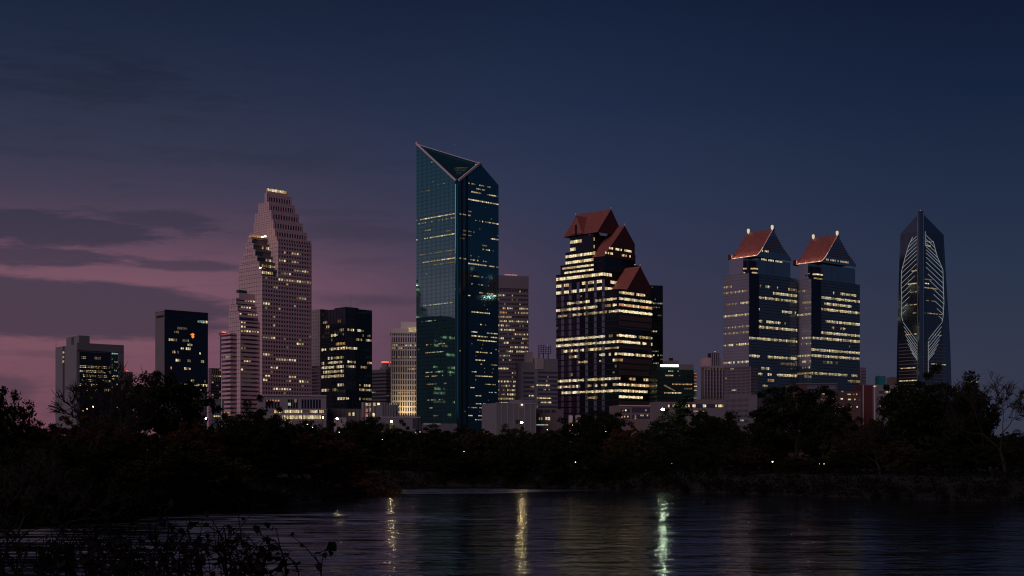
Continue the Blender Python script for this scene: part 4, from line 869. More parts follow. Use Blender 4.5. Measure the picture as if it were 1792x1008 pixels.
# -- twin gabled towers
def twin(label, C, L, Rr, dx, dy, Y, wide):
    S = Site('gabled_tower', label, C, Y, 50, group='twin gabled glass towers')
    X_ = lambda x: x+dx
    p = 10.35*S.m; cw = 3.6*S.m
    aL = S.A(L); bR = S.B(Rr); yS = 478+dy
    zs = S.Zp(yS)
    S.mass(0, aL, 0, bR, 0, zs, M['navyglass'], 'glass_block')
    MB().box(-.3, 0, .3, aL, S.Zp(640), zs-.3).build('glass_wall', M['violetglass'], S.root)
    a1 = S.A(X_(1276) if wide else L+6); 
    # upper block under the roof
    zu = S.Zp(449.5+dy); bn = S.B(X_(1327)); an = S.A(X_(1299))
    S.mass(.6, a1, bn, S.B(X_(1384)), zs-.2, zu, M['navyglass'], 'glass_block'); S.mass(an, a1-.2, .6, bn+.1, zs-.2, zu-.2, M['navyglass'], 'glass_block')
    S.mass(3, an+1, 3, bn+1, zs-.2, zu-3, M['blackglass'], 'recess')
    S.fbox('R', 0, C+.3, C+17, 479+dy, 590, .16, M['blackglass'], 'corner_panel')
    MB().box(.3, .6, S.A(X_(1300)), a1, zs-.2, zu-.2).build('glass_wall', M['violetglass'], S.root)
    # dark recess with lit balcony
    ab = S.A(X_(1299))
    MB().prism([(-.3,ab),(-.3,8),(8,-.3),(bn,-.3),(bn,1),(8.5,1),(1,8.5),(1,ab)], S.Zp(471.5+dy), S.Zp(470+dy)).build('balcony', M['redwall'], S.root)
    MB().prism([(.4,ab),(.4,8.4),(8.4,.4),(bn,.4),(bn,1.2),(9,1.2),(1.2,9),(1.2,ab)], S.Zp(470+dy), S.Zp(467.3+dy)).build('balcony_light', M['L_hi'], S.root)
    MB().prism([(1.5,ab),(1.5,9),(9,1.5),(bn,1.5),(bn,3),(3,ab)], S.Zp(476.3+dy), S.Zp(474.2+dy)).build('balcony_light', M['L_mid'], S.root)
    # roof: flared gable across the right face
    ar = .6; b_ = lambda x: S.B(X_(x), ar); z_ = lambda y: S.Zp(y+dy, ar, b_(1350))
    prof = [(b_(1325)-1, z_(451)),(b_(1329), z_(445)),(b_(1335), z_(435)),(b_(1343), z_(419)),(b_(1353), z_(400)),(b_(1362), z_(417)),(b_(1371), z_(433)),(b_(1379), z_(441)),(b_(1384.5), z_(448))]
    if wide: pass
    aE = S.A(X_(1278), prof[0][0])
    mb = MB(); 
    gable(S, prof, ar, aE, M['red'], M['navyglass'])
    zb = prof[0][1]
    for i in range(4): seams(S, *prof[i], *prof[i+1], ar, aE, 1.8, M['redwall'])
    # stepped sides of gable wall
    zg = z_(444); S.lines('R', ar-.02, b_(1338), b_(1372), z_(438), z_(414), 3.6, .9, .15, M['redwall'], 'louvre') if False else None
    for k in range(7):
        y = 415+k*4; f = (y-400)/46; xl = 1353-(26*f)+2; xr = 1353+30*f-2
        MB().box(b_(xl), b_(xr), ar-.18, ar+.0, z_(y)-.5, z_(y)+.5).build('louvre', M['brown'], S.root)
    # verge and eave lights
    for i in range(4):
        (b0,z0),(b1,z1) = prof[i], prof[i+1]
        MB().tube((b0-.3,ar-.5,z0+.2),(b1-.3,ar-.5,z1+.2), .28, .28, 5).build('verge_light', M['eave' if i < 2 else 'L_pink'], S.root)
    b0 = prof[0][0]; 
    MB().tube((b0-.5,ar,zb+.1),(b0-.5,aE,zb+.1), .35, .35, 5).build('eave_light', M['eave'], S.root)
    MB().box(b0-1.3, b0-.2, ar, aE, zb-.9, zb-.25).build('gutter', M['redwall'], S.root)
    # floodlights on the eave aimed up the slope
    for k in range(4):
        ld = bpy.data.lights.new('eave_floodlight', 'POINT'); ld.energy = 900; ld.color = (1,.66,.5); ld.shadow_soft_size = .3
        lo = bpy.data.objects.new('eave_floodlight', ld); COL.objects.link(lo); lo.parent = S.root; lo.location = (b0-1.2, ar+(aE-ar)*(k+.5)/4, zb+2.2)
    # side dormer at the left end
    MB().box(b0-1.5, b0+6, aE-2.5, aE+1.5, zb-1, zb+4.5).build('dormer', M['redwall'], S.root)
    ba = prof[4][0]; zt = prof[4][1]
    for a_ in (ar, aE-3): 
        MB().lathe([(.5,zt-1.2),(1.2,zt),(1.5,zt+1.5),(1.2,zt+3.2),(.5,zt+3.6)], 10, (ba-1.4,a_)).build('finial', M['finial'], S.root)
    MB().lathe([(1.6,zt-2),(1.2,zt+1.5),(.8,zt+3.4),(.1,zt+4.4)], 8, (ba+1.2,ar+1)).build('spire', M['redwall'], S.root)
    # window rows
    z0 = S.Zp(478+dy); 
    S.piers('R', 0, 0, bR, 0, zs, 1.9*S.m, .22, .12, M['darkmetal'], 'mullion', True); S.piers('L', -.3, .3, aL, S.Zp(640), zs, 2.4*S.m, .22, .1, M['dimstone'], 'mullion', True)
    S.lines('R', 0, 0, bR, 0, zs, p/2, .35, .14, M['darkmetal']); S.lines('L', -.3, .3, aL, S.Zp(640), zs, p/2, .35, .12, M['dimstone'])
    for x in (1343,1352.5): MB().box(b_(x)-.4, b_(x)+.4, -.3, 1.2, zs, z_(458)).build('pilaster', M['navyglass'], S.root)
    zA = S.Zp(498+dy)+p*.5
    return S, p, cw, aL, bR, zA, b_, z_, ar
S, p, cw, aL, bR, zA, b_, z_, ar = twin('left one of the twin gabled glass towers, violet left face', 1311, 1266.5, 1395, 0, 0, 1360, True)
full = ('L_hi','L_hi','L_mid')
S.lit('R', 0, 0, bR, zA, p, cw, [(492,1331,1360,.7),(494,1380,1395,.8),(503,1331,1347,.7,('L_mid','L_lo')),(514,1354,1395,.95,full),(524,1311,1395,.97,full),(532,1311,1328,.5,('L_mid',)),(545,1368,1395,.6,full),(542,1311,1330,.9,full),(565,1311,1374,.85,full),(576,1311,1395,.93,full),(597,1311,1395,.93,full),(627,1311,1330,.9,('L_mid','L_hi')),(627,1343,1395,.95,full),(638,1345,1395,.4,('L_lo',)),(647,1325,1355,.6),(658,1311,1395,.85,full),(668,1344,1354,.9,('L_am',)),(679,1336,1342,.9,('L_mid',)),(692,1328,1334,.9)], hfrac=.42, wfrac=.8)
S.lit('L', -.3, 0, aL, zA, p, cw*.9, [(500,1267,1290,.8,('L_mid','L_lo')),(508,1267,1311,.9,('L_mid','L_lo')),(530,1267,1290,.5,('L_lo','L_mid')),(526,1297,1311,.97,full),(549,1267,1311,.97,('L_mid','L_hi')),(568,1270,1311,.85,('L_mid','L_lo')),(581,1267,1311,.9,('L_mid','L_lo')),(601,1267,1311,.85,('L_mid','L_hi')),(630,1267,1311,.85,('L_mid','L_hi')),(638,1300,1316,.9,('L_am','L_mid'))], hfrac=.34, wfrac=.7)
for (y, xa, xb, d) in ((441,1334,1345,.9),(456,1333,1373,.8)):
    x = xa
    while x < xb:
        if rnd.random() < d: bb = b_(x); S.win('R', ar, bb, z_(y), .9, 1.7, M['L_hi'], .25)
        x += 2.5
S.done()
S, p, cw, aL, bR, zA, b_, z_, ar = twin('right one of the twin gabled glass towers, partly behind its twin', 1420, 1391, 1504.5, 113.5, 10, 1400, False)
S.lit('R', 0, 0, bR, zA, p, cw, [(496,1420,1434,.9),(494,1439,1504,.6),(506,1453,1486,.5),(517,1420,1452,.8),(516,1470,1504,.7),(526,1420,1504,.93,full),(536,1442,1490,.9,full),(547,1420,1504,.85,full),(567,1420,1436,.95,full),(567,1446,1504,.97,full),(577,1435,1490,.4),(587,1420,1504,.97,full),(597,1420,1504,.9,full),(608,1480,1504,.7,('L_mid','L_lo')),(618,1420,1504,.97,full),(629,1420,1504,.97,full),(638,1440,1466,.8,('L_mid','L_lo')),(650,1420,1436,.8),(659,1430,1482,.97,full),(660,1490,1500,.95,full),(670,1484,1504,.8,('L_mid','L_lo'))], hfrac=.42, wfrac=.8)
S.lit('L', -.3, 0, aL, zA, p, cw*.8, [(509,1397,1416,.7,('L_mid','L_lo')),(528,1405,1418,.9,('L_mid',)),(550,1396,1418,.95,('L_mid','L_hi')),(540,1410,1418,.7,('L_lo',)),(589,1405,1418,.8,('L_mid','L_hi')),(599,1398,1418,.7),(620,1396,1418,.97,full),(630,1405,1418,.8),(640,1405,1418,.7),(652,1396,1418,.97,('L_mid','L_am'))], hfrac=.34, wfrac=.7)
for (y, xa, xb, d) in ((446.5,1333,1373,.9),):
    x = xa
    while x < xb:
        if rnd.random() < d: bb = b_(x); S.win('R', ar, bb, z_(y), .9, 1.7, M['L_hi'], .25)
        x += 2.5
S.done()
# parking-style building at the foot of the left twin
S = Site('parking_building', 'grey louvred block in front of the left twin tower foot', 1314, 1240, 46)
zt = S.Zp(641); aL = S.A(1267.5); bR = S.B(1326); S.mass(0, aL, 0, bR, 0, zt, M['darkwin'], 'glass_block'); S.bands(0, aL, 0, bR, zt, S.Zp(745), 5.4*S.m, 1.15, .5, M['midstone']); S.piers('L', 0, 0, aL, S.Zp(745), zt, 2.7*S.m, .3, .4, M['concrete'])
S.piers('R', 0, 0, bR, S.Zp(745), zt, 3.2*S.m, .3, .4, M['concrete'])
S.lit('L', 0, 0, aL, zt, 5.4*S.m, 2.7*S.m, [(642,1278,1284,.9,('L_mid',)),(661,1270,1284,.8),(680,1281,1290,.7,('L_cool','L_hi'))], hfrac=.4); S.done()
S = Site('low_building', 'low grey concrete block at the foot of the left twin tower', 1325, 1190, 48)
S.mass(0, S.A(1268), 0, S.B(1345), 0, S.Zp(690), M['midstone'])
for k in range(8): S.inst(('rw',), lambda: MB().box(-.2, 0, S.A(1310), S.A(1269), -1.1, 1.1), 'ribbon_window', M['darkwin'], (0,0,S.Zp(699)-k*9.4*S.m))
S.piers('L', -.2, S.A(1310), S.A(1269), 0, S.Zp(690), 2.6*S.m, .3, .15, M['concrete']); S.lit('L', -.2, S.A(1310), S.A(1269), S.Zp(690), 6*S.m, 2.6*S.m, [(735,1295,1300,.8,('L_cool',))]); S.done()
S = Site('low_building', 'dark brown block with small scattered lit windows in front of the right twin tower', 1393, 1230, 80)
bR = S.B(1508); zt = S.Zp(672); S.mass(0, 25, 0, S.B(1466), 0, zt, M['brown']); S.mass(1, 24, S.B(1466)+.1, bR, 0, S.Zp(684), M['brown'], 'side_block')
S.fbox('R', 0, 1413, 1430, 675, 681, .3, M['fin'], 'glass_box'); S.fbox('R', 0, 1434, 1462, 674, 681, .3, M['fin'], 'glass_box'); S.fbox('R', 0, 1393, 1465, 670.5, 672, .6, M['dimstone'], 'coping')
for (xa, xb, y) in ((1422,1428,690),(1435,1443,689),(1455,1463,689),(1436,1439,699),(1441,1443,700),(1447,1449,698),(1457,1461,698),(1471,1475,698),(1484,1489,699),(1495,1497,699),(1503,1505,700),(1483,1489,690),(1493,1495,690),(1498,1500,690),(1472,1476,685),(1435,1437,711),(1447,1449,710),(1453,1460,710),(1468,1476,712),(1484,1490,712),(1499,1501,712),(1459,1462,722),(1468,1475,722),(1483,1489,722)):
    S.fbox('R', 0 if xb < 1466 else 1, xa, xb, y-1.2, y+1.2, .2, M[rnd.choice(('L_hi','L_mid','L_lo'))], 'lit_window')
for y in (694.5,705,717): S.fbox('R', 0, 1394, 1465, y-.5, y+.5, .25, M['dimstone'], 'ledge')
S.done()

# -- small things right of the twins
S = Site('far_building', 'narrow distant dark block just right of the twin towers', 1506, 1800, 70)
S.mass(0, 12, 0, S.B(1515.5), 0, S.Zp(643), M['dimstone']); S.lines('R', 0, 1, S.B(1515), 60, S.Zp(650), 4, 1, .2, M['darkwin'], 'window'); S.done()
S = Site('red_brick_building', 'dark red windowless building with a lit pole, right of the twin towers', 1510, 1300, 78)
S.mass(0, 20, 0, S.B(1538), 0, S.Zp(673.5), M['redbrick']); S.fbox('R', 0, 1509.5, 1511.5, 673, 760, .4, M['lightstone'], 'corner_trim'); S.fbox('R', 0, 1512, 1538, 673, 674.5, .3, M['dimstone'], 'coping'); S.done()
S = Site('low_building', 'grey low building with two bright window strips, left of the lone tower with light strips', 1538, 1290, 78)
bR = S.B(1572); S.mass(0, 20, 0, bR, 0, S.Zp(674), M['concrete'])
for (ya, yb) in ((684,689),(706,713)):
    S.fbox('R', 0, 1538.5, 1561, ya, yb, .1, M['darkwin'], 'ribbon_window')
    for k in range(7):
        if k > 2 or ya > 700: S.fbox('R', -.1, 1539+k*3.1, 1541.4+k*3.1, ya+.8, yb-1, .15, M['L_hi' if k == 4 else 'L_mid'], 'lit_window')
S.fbox('R', 0, 1538, 1572, 690, 701, .4, M['greymetal'], 'panel_band'); S.done()
S = Site('teal_roof_box', 'teal panelled box structure standing on the skyline left of the lone tower', 1538, 1500, 76)
mb = MB(); zt = S.Zp(658); mb.prism([(0,0),(S.B(1550),0),(S.B(1550),8),(0,8)], 0, zt); o_ = mb.build('wall_block', M['tealpaint'], S.root); MB().tube((1,2,zt),(1,2,zt+2.5), .2, .1, 5).build('antenna', M['darkmetal'], S.root); S.done()
S = Site('far_building', 'small brown distant block between the teal box and the lone tower', 1560, 1700, 76)
S.mass(0, 12, 0, S.B(1569), 0, S.Zp(660), M['tan']); MB().tube((2,2,S.Zp(660)),(2,2,S.Zp(656)), .3, .1, 5).build('antenna', M['darkmetal'], S.root); S.done()
S = Site('street_lamp', 'tall lit white pole lamp in front of the dark red building', 1531, 1200, 45, 'street lamp')
MB().tube((0,0,0),(0,0,S.Zp(677)), .45, .3, 8).build('pole', M['trim'], S.root); MB().lathe([(.3,S.Zp(677)),(1.2,S.Zp(676.4)),(1.2,S.Zp(675.2)),(.2,S.Zp(674.8))], 8).build('lamp_head', M['L_hi'], S.root)
S = Site('pyramid_building', 'far small building with sloping sides and two roof lights, right edge skyline', 1693, 1700, 80)
b0, b1 = 0, S.B(1717); t0, t1 = S.B(1696.5), S.B(1712.5); zt = S.Zp(668); zz = S.Zp(690)
mb = MB(); mb.v = [(b0,0,zz),(b1,0,zz),(b1,14,zz),(b0,14,zz),(t0,3,zt),(t1,3,zt),(t1,11,zt),(t0,11,zt)]; mb.f = [(0,1,5,4),(1,2,6,5),(2,3,7,6),(3,0,4,7),(4,5,6,7)]; mb.build('sloping_wall', M['concrete'], S.root)
S.mass(0, 14, b0, b1, 0, zz, M['concrete'])
for x in (1699,1708): S.fbox('R', 3, x, x+3, 667.5, 669.3, .5, M['L_hi'], 'roof_light')
S.piers('R', 0, b0+1, b1-1, 0, zz, 4*S.m, .6, .3, M['dimstone']); S.done()

# -- lone tower with light strips
S = Site('tapered_tower', 'dark tapered tower outlined by white light strips, far right', 1611.5, 1550, 51)
lv = [(760,1567.5,1667),(665,1569,1665),(600,1570,1663),(560,1571,1661),(500,1572.5,1657),(450,1574,1654),(404.5,1575.5,1651.5)]
ring = []
ch = 2.2
for (y, l, r) in lv:
    z = 0 if y == 760 else S.Zp(y); a_ = S.A(l); b_ = S.B(r); ring.append([(0,ch,z),(ch,0,z),(b_,0,z),(b_,a_,z),(0,a_,z)])
# top: front rises to the apex
zf = S.Zp(372); a_ = S.A(1575.5); b_ = S.B(1651.5); zs = S.Zp(404.5)
mb = MB(); mb.v = [q for r_ in ring for q in r_]+[(0,ch,zf),(ch,0,zf)]
nr = len(ring)
for i in range(nr-1):
    for j in range(5): k0 = i*5+j; k1 = i*5+(j+1) % 5; mb.f.append((k0, k1, k1+5, k0+5))
tp = (nr-1)*5; f0 = nr*5
mb.f += [(tp, tp+1, f0+1, f0), (tp+1, tp+2, f0+1), (tp+4, tp, f0), (f0, f0+1, tp+3), (f0+1, tp+2, tp+3), (f0, tp+3, tp+4)]
mb.build('glass_wall', M['slateglass'], S.root)
cc = S.B(1617.5)*.55; MB().prism([(-.8,cc),(-.8,1.5),(1.5,-.8),(cc,-.8),(cc,1.6),(1.6,cc)], 0, S.Zp(369)).build('centre_column', M['slateglass'], S.root)
for q_ in ((-.9,cc),(cc,-.9)): MB().tube((q_[0],q_[1],0),(q_[0],q_[1],S.Zp(372)), .35, .35, 5).build('column_edge', M['fin'], S.root)
MB().lathe([(.6,S.Zp(369)),(.6,S.Zp(367.5)),(.1,S.Zp(367))], 8, (1,1)).build('beacon', M['L_pink'], S.root)
def LP(x, y, o_=.5):   # point on left face (x<1604) or right face
    if x < 1611.5: a = S.A(x, -o_); return Vector((-o_, a, S.Zp(y, a, 0)))
    b = S.B(x, -o_); return Vector((b, -o_, S.Zp(y, 0, b)))
def strip(p, q, r=.32): MB().tube(p, q, r*.6, r*.6, 5).build('light_strip', M['strip'], S.root)
LX = [(1604,388),(1601,398),(1597,415),(1590,430),(1584,450),(1577.5,475),(1577,500),(1578,530),(1577.5,553),(1580,562),(1584,585),(1589,602),(1597,620),(1606,641)]
RX = [(1618,385),(1624,402),(1633,422),(1640,448),(1650,472),(1651,500),(1652,530),(1650.5,553),(1649,563),(1646,588),(1641,605),(1633,622),(1625,640)]
for P_ in (LX, RX):
    for u, v in zip(P_[:-1], P_[1:]):
        if (u[1] > 408 and u[1] < 560): strip(LP(*u), LP(*v), .28)
for y0 in (388,): 
    strip(LP(1605.5,388), LP(1605.5,422), .25); strip(LP(1620,405), LP(1620,430), .25)
def edgeL(y): 
    for u, v in zip(LX[:-1], LX[1:]):
        if u[1] <= y <= v[1]: return u[0]+(v[0]-u[0])*(y-u[1])/(v[1]-u[1])
    return 1604
def edgeR(y):
    for u, v in zip(RX[:-1], RX[1:]):
        if u[1] <= y <= v[1]: return u[0]+(v[0]-u[0])*(y-u[1])/(v[1]-u[1])
    return 1620
# descending outward strips on the upper half, inner ends following the lens shape of the core
for k in range(16):
    yo = 424+k*9.0; xo = edgeL(yo)
    ln = 1.3
    xi = 1604 if k < 9 else 1604-(k-8)*3.2
    yi = yo-(xi-xo)*.95
    if xi > xo+3: strip(LP(xo, yo), LP(xi, yi), .24)
    xo = edgeR(yo); xi = 1621 if k < 9 else 1621+(k-8)*3.2; yi = yo-(xo-xi)*.95
    if xo > xi+3: strip(LP(xo, yo), LP(xi, yi), .24)
for k in range(8):
    yo = 564+k*7.6; xo = edgeL(yo); xi = 1606.5; yi = yo+(xi-xo)*1.42
    if k == 0: yi = yo+36
    if yi < 650: strip(LP(xo, yo), LP(xi, yi), .24)
    xo = edgeR(yo); xi = 1625; yi = yo+(xo-xi)*1.25
    if yi < 650: strip(LP(xo, yo), LP(xi, yi), .24)
strip(LP(1606.5,600), LP(1606.5,664), .22); strip(LP(1625,597), LP(1625,664), .22)
zt = S.Zp(395); pz = 7.4*S.m
S.piers('R', 0, ch+3, S.B(1649), 0, S.Zp(405), 2.6*S.m, .2, .12, M['darkmetal'], 'mullion', True); S.piers('L', 0, ch+3, S.A(1577), 0, S.Zp(405), 2.6*S.m, .2, .12, M['darkmetal'], 'mullion', True)
S.lines('R', 0, ch+3, S.B(1655), 0, S.Zp(600), 6*S.m, .9, .3, M['dimstone'], 'floor_line'); S.lines('L', 0, ch+3, S.A(1573), 0, S.Zp(600), 6*S.m, .9, .3, M['dimstone'], 'floor_line')
S.lit('R', 0, ch+3, S.B(1655), zt, pz, 2.6*S.m, [(420,1620,1630,.7,('L_lo','L_mid')),(427,1620,1628,.8,('L_mid',)),(470,1620,1628,.7,('L_lo',)),(491,1619,1634,.5,('L_lo',)),(498,1619,1625,.9,('L_mid','L_hi')),(507,1619,1640,.9,('L_mid','L_lo')),(529,1622,1640,.6,('L_lo',)),(552,1619,1648,.8,('L_mid','L_lo')),(585,1630,1650,.4,('L_lo',)),(640,1630,1657,.95,('L_mid','L_hi')),(663,1630,1657,.3,('L_lo',))], hfrac=.24, wfrac=.8, outw=.35)
S.lit('L', 0, ch+3, S.A(1573), zt, pz, 2.6*S.m, [(420,1604,1608,.7,('L_lo',)),(475,1595,1608,.7,('L_mid',)),(492,1590,1606,.5,('L_lo',)),(499,1590,1606,.9,('L_mid','L_hi')),(515,1588,1604,.8,('L_mid','L_lo')),(530,1585,1606,.7,('L_lo','L_mid')),(552,1578,1606,.85,('L_mid','L_lo')),(585,1582,1607,.7,('L_mid','L_lo')),(641,1575,1602,.9,('L_mid','L_hi')),(663,1574,1605,.97,('L_hi','L_mid'))], hfrac=.24, wfrac=.8, outw=.35)
S.done()
# ================================================================== TREES AND BANKS
def W(px, Y): return (px-CX)/F*Y
def Wz(py, Y): return CAMZ+(HY-py)/F*Y
def grow(seed, levels, spread=.55, up=.25, kids=(2,3), first=.28, ratio=.72, r0=.03, trunk=.22, wob=.12, minr=.0012):
    """a branching skeleton 1 unit high: list of segments and list of tips"""
    r2 = random.Random(seed); segs = []; tips = []
    def rec(p, d, L, r, lv):
        n = 3 if lv < 3 else 2
        for k in range(n):
            d = (d+Vector((r2.gauss(0,wob), r2.gauss(0,wob), r2.gauss(0,wob*.6)))).normalized()
            q = p+d*(L/n); rr = r*(1-.18/n*(k+1)); segs.append((p.copy(), q.copy(), r, rr)); p = q; r = rr
            if lv >= 2 and lv < levels-1 and r2.random() < .35:
                side = (d+Vector((r2.gauss(0,.8), r2.gauss(0,.8), r2.gauss(.1,.4)))).normalized(); rec(p, side, L*.55, r*.5, lv+2)
        if lv >= levels: tips.append((p.copy(), d.copy())); return
        m_ = r2.randint(*kids)
        ph = r2.random()*6.28
        for k in range(m_):
            an = ph+6.28*k/m_+r2.uniform(-.5,.5); s_ = spread*r2.uniform(.6,1.3)
            side = Vector((math.cos(an), math.sin(an), 0)); side = (side-side.dot(d)*d)
            nd = (d+side*s_*1.5+Vector((0,0,up))).normalized()
            rec(p, nd, L*ratio*r2.uniform(.75,1.15), max(minr, r*.62), lv+1)
    rec(Vector((0,0,-.02)), Vector((r2.uniform(-.08,.08), r2.uniform(-.08,.08), 1)).normalized(), trunk, r0, 0)
    h = max(s_[1].z for s_ in segs); k = 1/h
    return [(a*k, b*k, r*k, q*k) for a, b, r, q in segs], [(a*k, d) for a, d in tips]
def wood_mesh(name, segs, m, thick=4):
    mb = MB()
    for a, b, r, q in segs: mb.tube(a, b, r, q, 6 if r > .012 else (4 if r > .004 else 3), False)
    me = mb.mesh(name, m); return me
npr = np.random.default_rng(5)
def leaves(centres, per, rad, size, name, m, flat=.75, squash=1.0):
    c = np.repeat(np.asarray(centres), per, 0); n = len(c)
    off = npr.normal(size=(n,3)); off /= np.linalg.norm(off, axis=1)[:,None]; off *= (npr.random(n)**.45)[:,None]*np.asarray(rad)[:,None].repeat(per, 0).reshape(-1,1) if np.ndim(rad) else (npr.random(n)**.45)[:,None]*rad
    off[:,2] *= squash
    c = c+off
    u = npr.normal(size=(n,3)); u /= np.linalg.norm(u, axis=1)[:,None]
    v = npr.normal(size=(n,3)); v -= (v*u).sum(1)[:,None]*u; v /= np.linalg.norm(v, axis=1)[:,None]
    s_ = size*npr.uniform(.5, 1.4, n)[:,None]
    p0 = c-u*s_; p1 = c-v*s_*flat*.6; p2 = c+u*s_; p3 = c+v*s_*flat*.6
    return fast(name, np.stack([p0,p1,p2,p3], 1).reshape(-1,3), 4, m)
# prototypes (1 unit high): form = (crown bottom, half width, clumps, openness)
FORMS = [(.12,.46,170,.0),(.24,.45,130,.25),(.08,.42,150,.1),(.34,.50,90,.5),(.05,.52,180,.0)]
def leafy_proto(i, mleaf, dens=1.0, size=.0185):
    zb, hw, nc, opn = FORMS[i]; r2 = random.Random(i*17+5); zc = (1+zb)/2; hh_ = (1-zb)/2*.93
    ph = [r2.uniform(0,6.28) for _ in range(8)]; cs = []; rd = []; mb = MB()
    # trunk that forks into a few leaders
    tr = [Vector((0,0,-.02)), Vector((r2.gauss(0,.01), r2.gauss(0,.01), zb*.6+.05)), Vector((r2.gauss(0,.03), r2.gauss(0,.03), zb+.14)), Vector((r2.gauss(0,.05), r2.gauss(0,.05), .62)), Vector((r2.gauss(0,.06), r2.gauss(0,.06), .88))]
    rr = [.026,.021,.017,.010,.003]
    for k in range(4): mb.tube(tr[k], tr[k+1], rr[k], rr[k+1], 7, False)
    lead = []
    for k in range(6):
        an = 6.28*k/6+r2.uniform(-.4,.4); p0 = tr[1].lerp(tr[2], r2.uniform(.2,1)); p1 = p0+Vector((math.cos(an)*.13, math.sin(an)*.13, .16)); p2 = p1+Vector((math.cos(an)*.12, math.sin(an)*.12, r2.uniform(.12,.26)))
        mb.tube(p0, p1, .012, .008, 6, False); mb.tube(p1, p2, .008, .004, 5, False); lead += [p0.lerp(p1,.7), p1, p1.lerp(p2,.5), p2]
    lead += [tr[3], tr[2].lerp(tr[3],.5), tr[3].lerp(tr[4],.5)]
    for k in range(int(nc*dens)):
        th = r2.uniform(0, 6.28); cz = r2.uniform(-1, 1); rr_ = r2.random()**.42
        lump = 1+.16*math.sin(3*th+ph[0]+2*cz)+.12*math.sin(5*th+ph[1]-3*cz)+.10*math.sin(7*cz+ph[2]+th)-.10
        sx_ = math.sqrt(max(0, 1-cz*cz))
        if cz < 0: sx_ = sx_**(.6+.5*(1-opn))
        p_ = Vector((math.cos(th)*sx_*hw*rr_*lump, math.sin(th)*sx_*hw*rr_*lump, zc+cz*hh_*(rr_ if cz > 0 else rr_**.6)*lump))
        if opn and rr_ < opn*.8: continue
        rad = r2.uniform(.05,.115)*(1-.35*opn)*(1.15-.35*rr_)
        cs.append(tuple(p_)); rd.append(rad)
        q = min(lead, key=lambda l: (l-p_).length+(.3 if l.z > p_.z else 0)); m_ = q.lerp(p_, .5)+Vector((0,0,r2.uniform(-.02,.03)))
        mb.tube(q, m_, .0045, .003, 4, False); mb.tube(m_, p_, .003, .0015, 3, False)
        for _ in range(3):
            e = p_+Vector((r2.gauss(0,1), r2.gauss(0,1), r2.gauss(.3,.8))).normalized()*rad*1.35; mb.tube(p_, e, .0016, .0007, 3, False)
    return mb.mesh('trunk', M['bark']), leaves(cs, 92, rd, size, 'crown', mleaf, squash=.8)
P_ = {}
def leafy(name, label, px, ytop, wpx, Y, i, mk='leaf', group=None, base=None, dens=1.0, rot=None, cat='tree'):
    key = (i, mk, dens)
    if key not in P_:
        tm, cm = leafy_proto(i, M[mk], dens)
        co = np.array([v.co[:] for v in cm.vertices]); P_[key] = (tm, cm, np.percentile(co[:,2], 99.3), np.percentile(co[:,0], 99)-np.percentile(co[:,0], 1))
    tm, cm, hh, ww = P_[key]
    x = W(px, Y); g = gz(x, Y)-.15 if base is None else base
    H = (Wz(ytop, Y)-g)/hh; sx = (wpx/F*Y)/ww
    r = thing(name, label, cat, (x, Y, g), rnd.uniform(0, 6.28) if rot is None else rot, group)
    for nm, me in (('trunk', tm), ('crown', cm)):
        o = link(nm, me, r); o.scale = (sx, sx, H)
    return r
BARE = {}
def bare(name, label, px, ytop, wpx, Y, i, group=None, rot=None, pale=False, base=None):
    key = (i, pale)
    if key not in BARE:
        sg, tp_ = grow(100+i, 7, .42, .16, (2,2), trunk=.24, r0=.022, wob=.16, ratio=.80, minr=.0028)
        # side twigs near the tips
        r2 = random.Random(i); tw = []
        for p_, d_ in tp_:
            for q in range(3):
                e = (d_+Vector((r2.gauss(0,.6), r2.gauss(0,.6), r2.gauss(.2,.5)))).normalized(); tw.append((p_-d_*.02*q, p_-d_*.02*q+e*r2.uniform(.03,.07), .0026, .0014))
        main = [s_ for s_ in sg if s_[2] > .0065]; fine = [s_ for s_ in sg if s_[2] <= .0065]+tw
        m = M['bark_pale' if pale else 'bark']
        xs = [s_[1].x for s_ in fine]; w_ = float(np.percentile(xs, 98)-np.percentile(xs, 2)); top_ = float(np.percentile([s_[1].z for s_ in fine], 98.5))
        BARE[key] = (wood_mesh('trunk', main, m), wood_mesh('crown', fine, m), w_, top_)
    tm, cm, w_, top_ = BARE[key]; x = W(px, Y); g = gz(x, Y)-.15 if base is None else base; H = (Wz(ytop, Y)-g)/top_; sx = (wpx/F*Y)/w_
    r = thing(name, label, 'tree', (x, Y, g), rnd.uniform(0, 6.28) if rot is None else rot, group)
    for nm, me in (('trunk', tm), ('crown', cm)): o = link(nm, me, r); o.scale = (sx, sx, H)
    if len(BARE) and False: pass
    return r
GRP = 'trees of the dark wooded far bank'; G2 = 'trees of the dark wooded left bank'
T = leafy
# --- left bank, near
bare('bare_tree', 'bare branching tree with twiggy crown against the pink sky, far left', 118, 641, 200, 150, 1, rot=.6)
bare('bare_tree', 'smaller bare tree with thin twigs in front of the pale office', 195, 650, 110, 185, 2, rot=2.2)
bare('bare_tree', 'bare tree with spreading twigs just right of the pale office', 250, 690, 120, 190, 3, rot=1.0)
T('leafy_tree', 'dense dark tree cut by the left picture edge', -22, 664, 120, 160, 0, base=2.4)
T('leafy_tree', 'dark leafy tree with gaps in its crown below the black slab tower', 292, 658, 165, 215, 1, dens=.8, rot=.4)
T('leafy_tree', 'loose leafy tree left of the broad tree below the black slab tower', 232, 678, 70, 205, 3, dens=.6)
T('leafy_tree', 'round dense dark tree under the pink stepped tower', 440, 703, 118, 212, 4, rot=1.2)
T('leafy_tree', 'rounded shoulder tree right of the round tree under the pink stepped tower', 478, 728, 70, 222, 1)
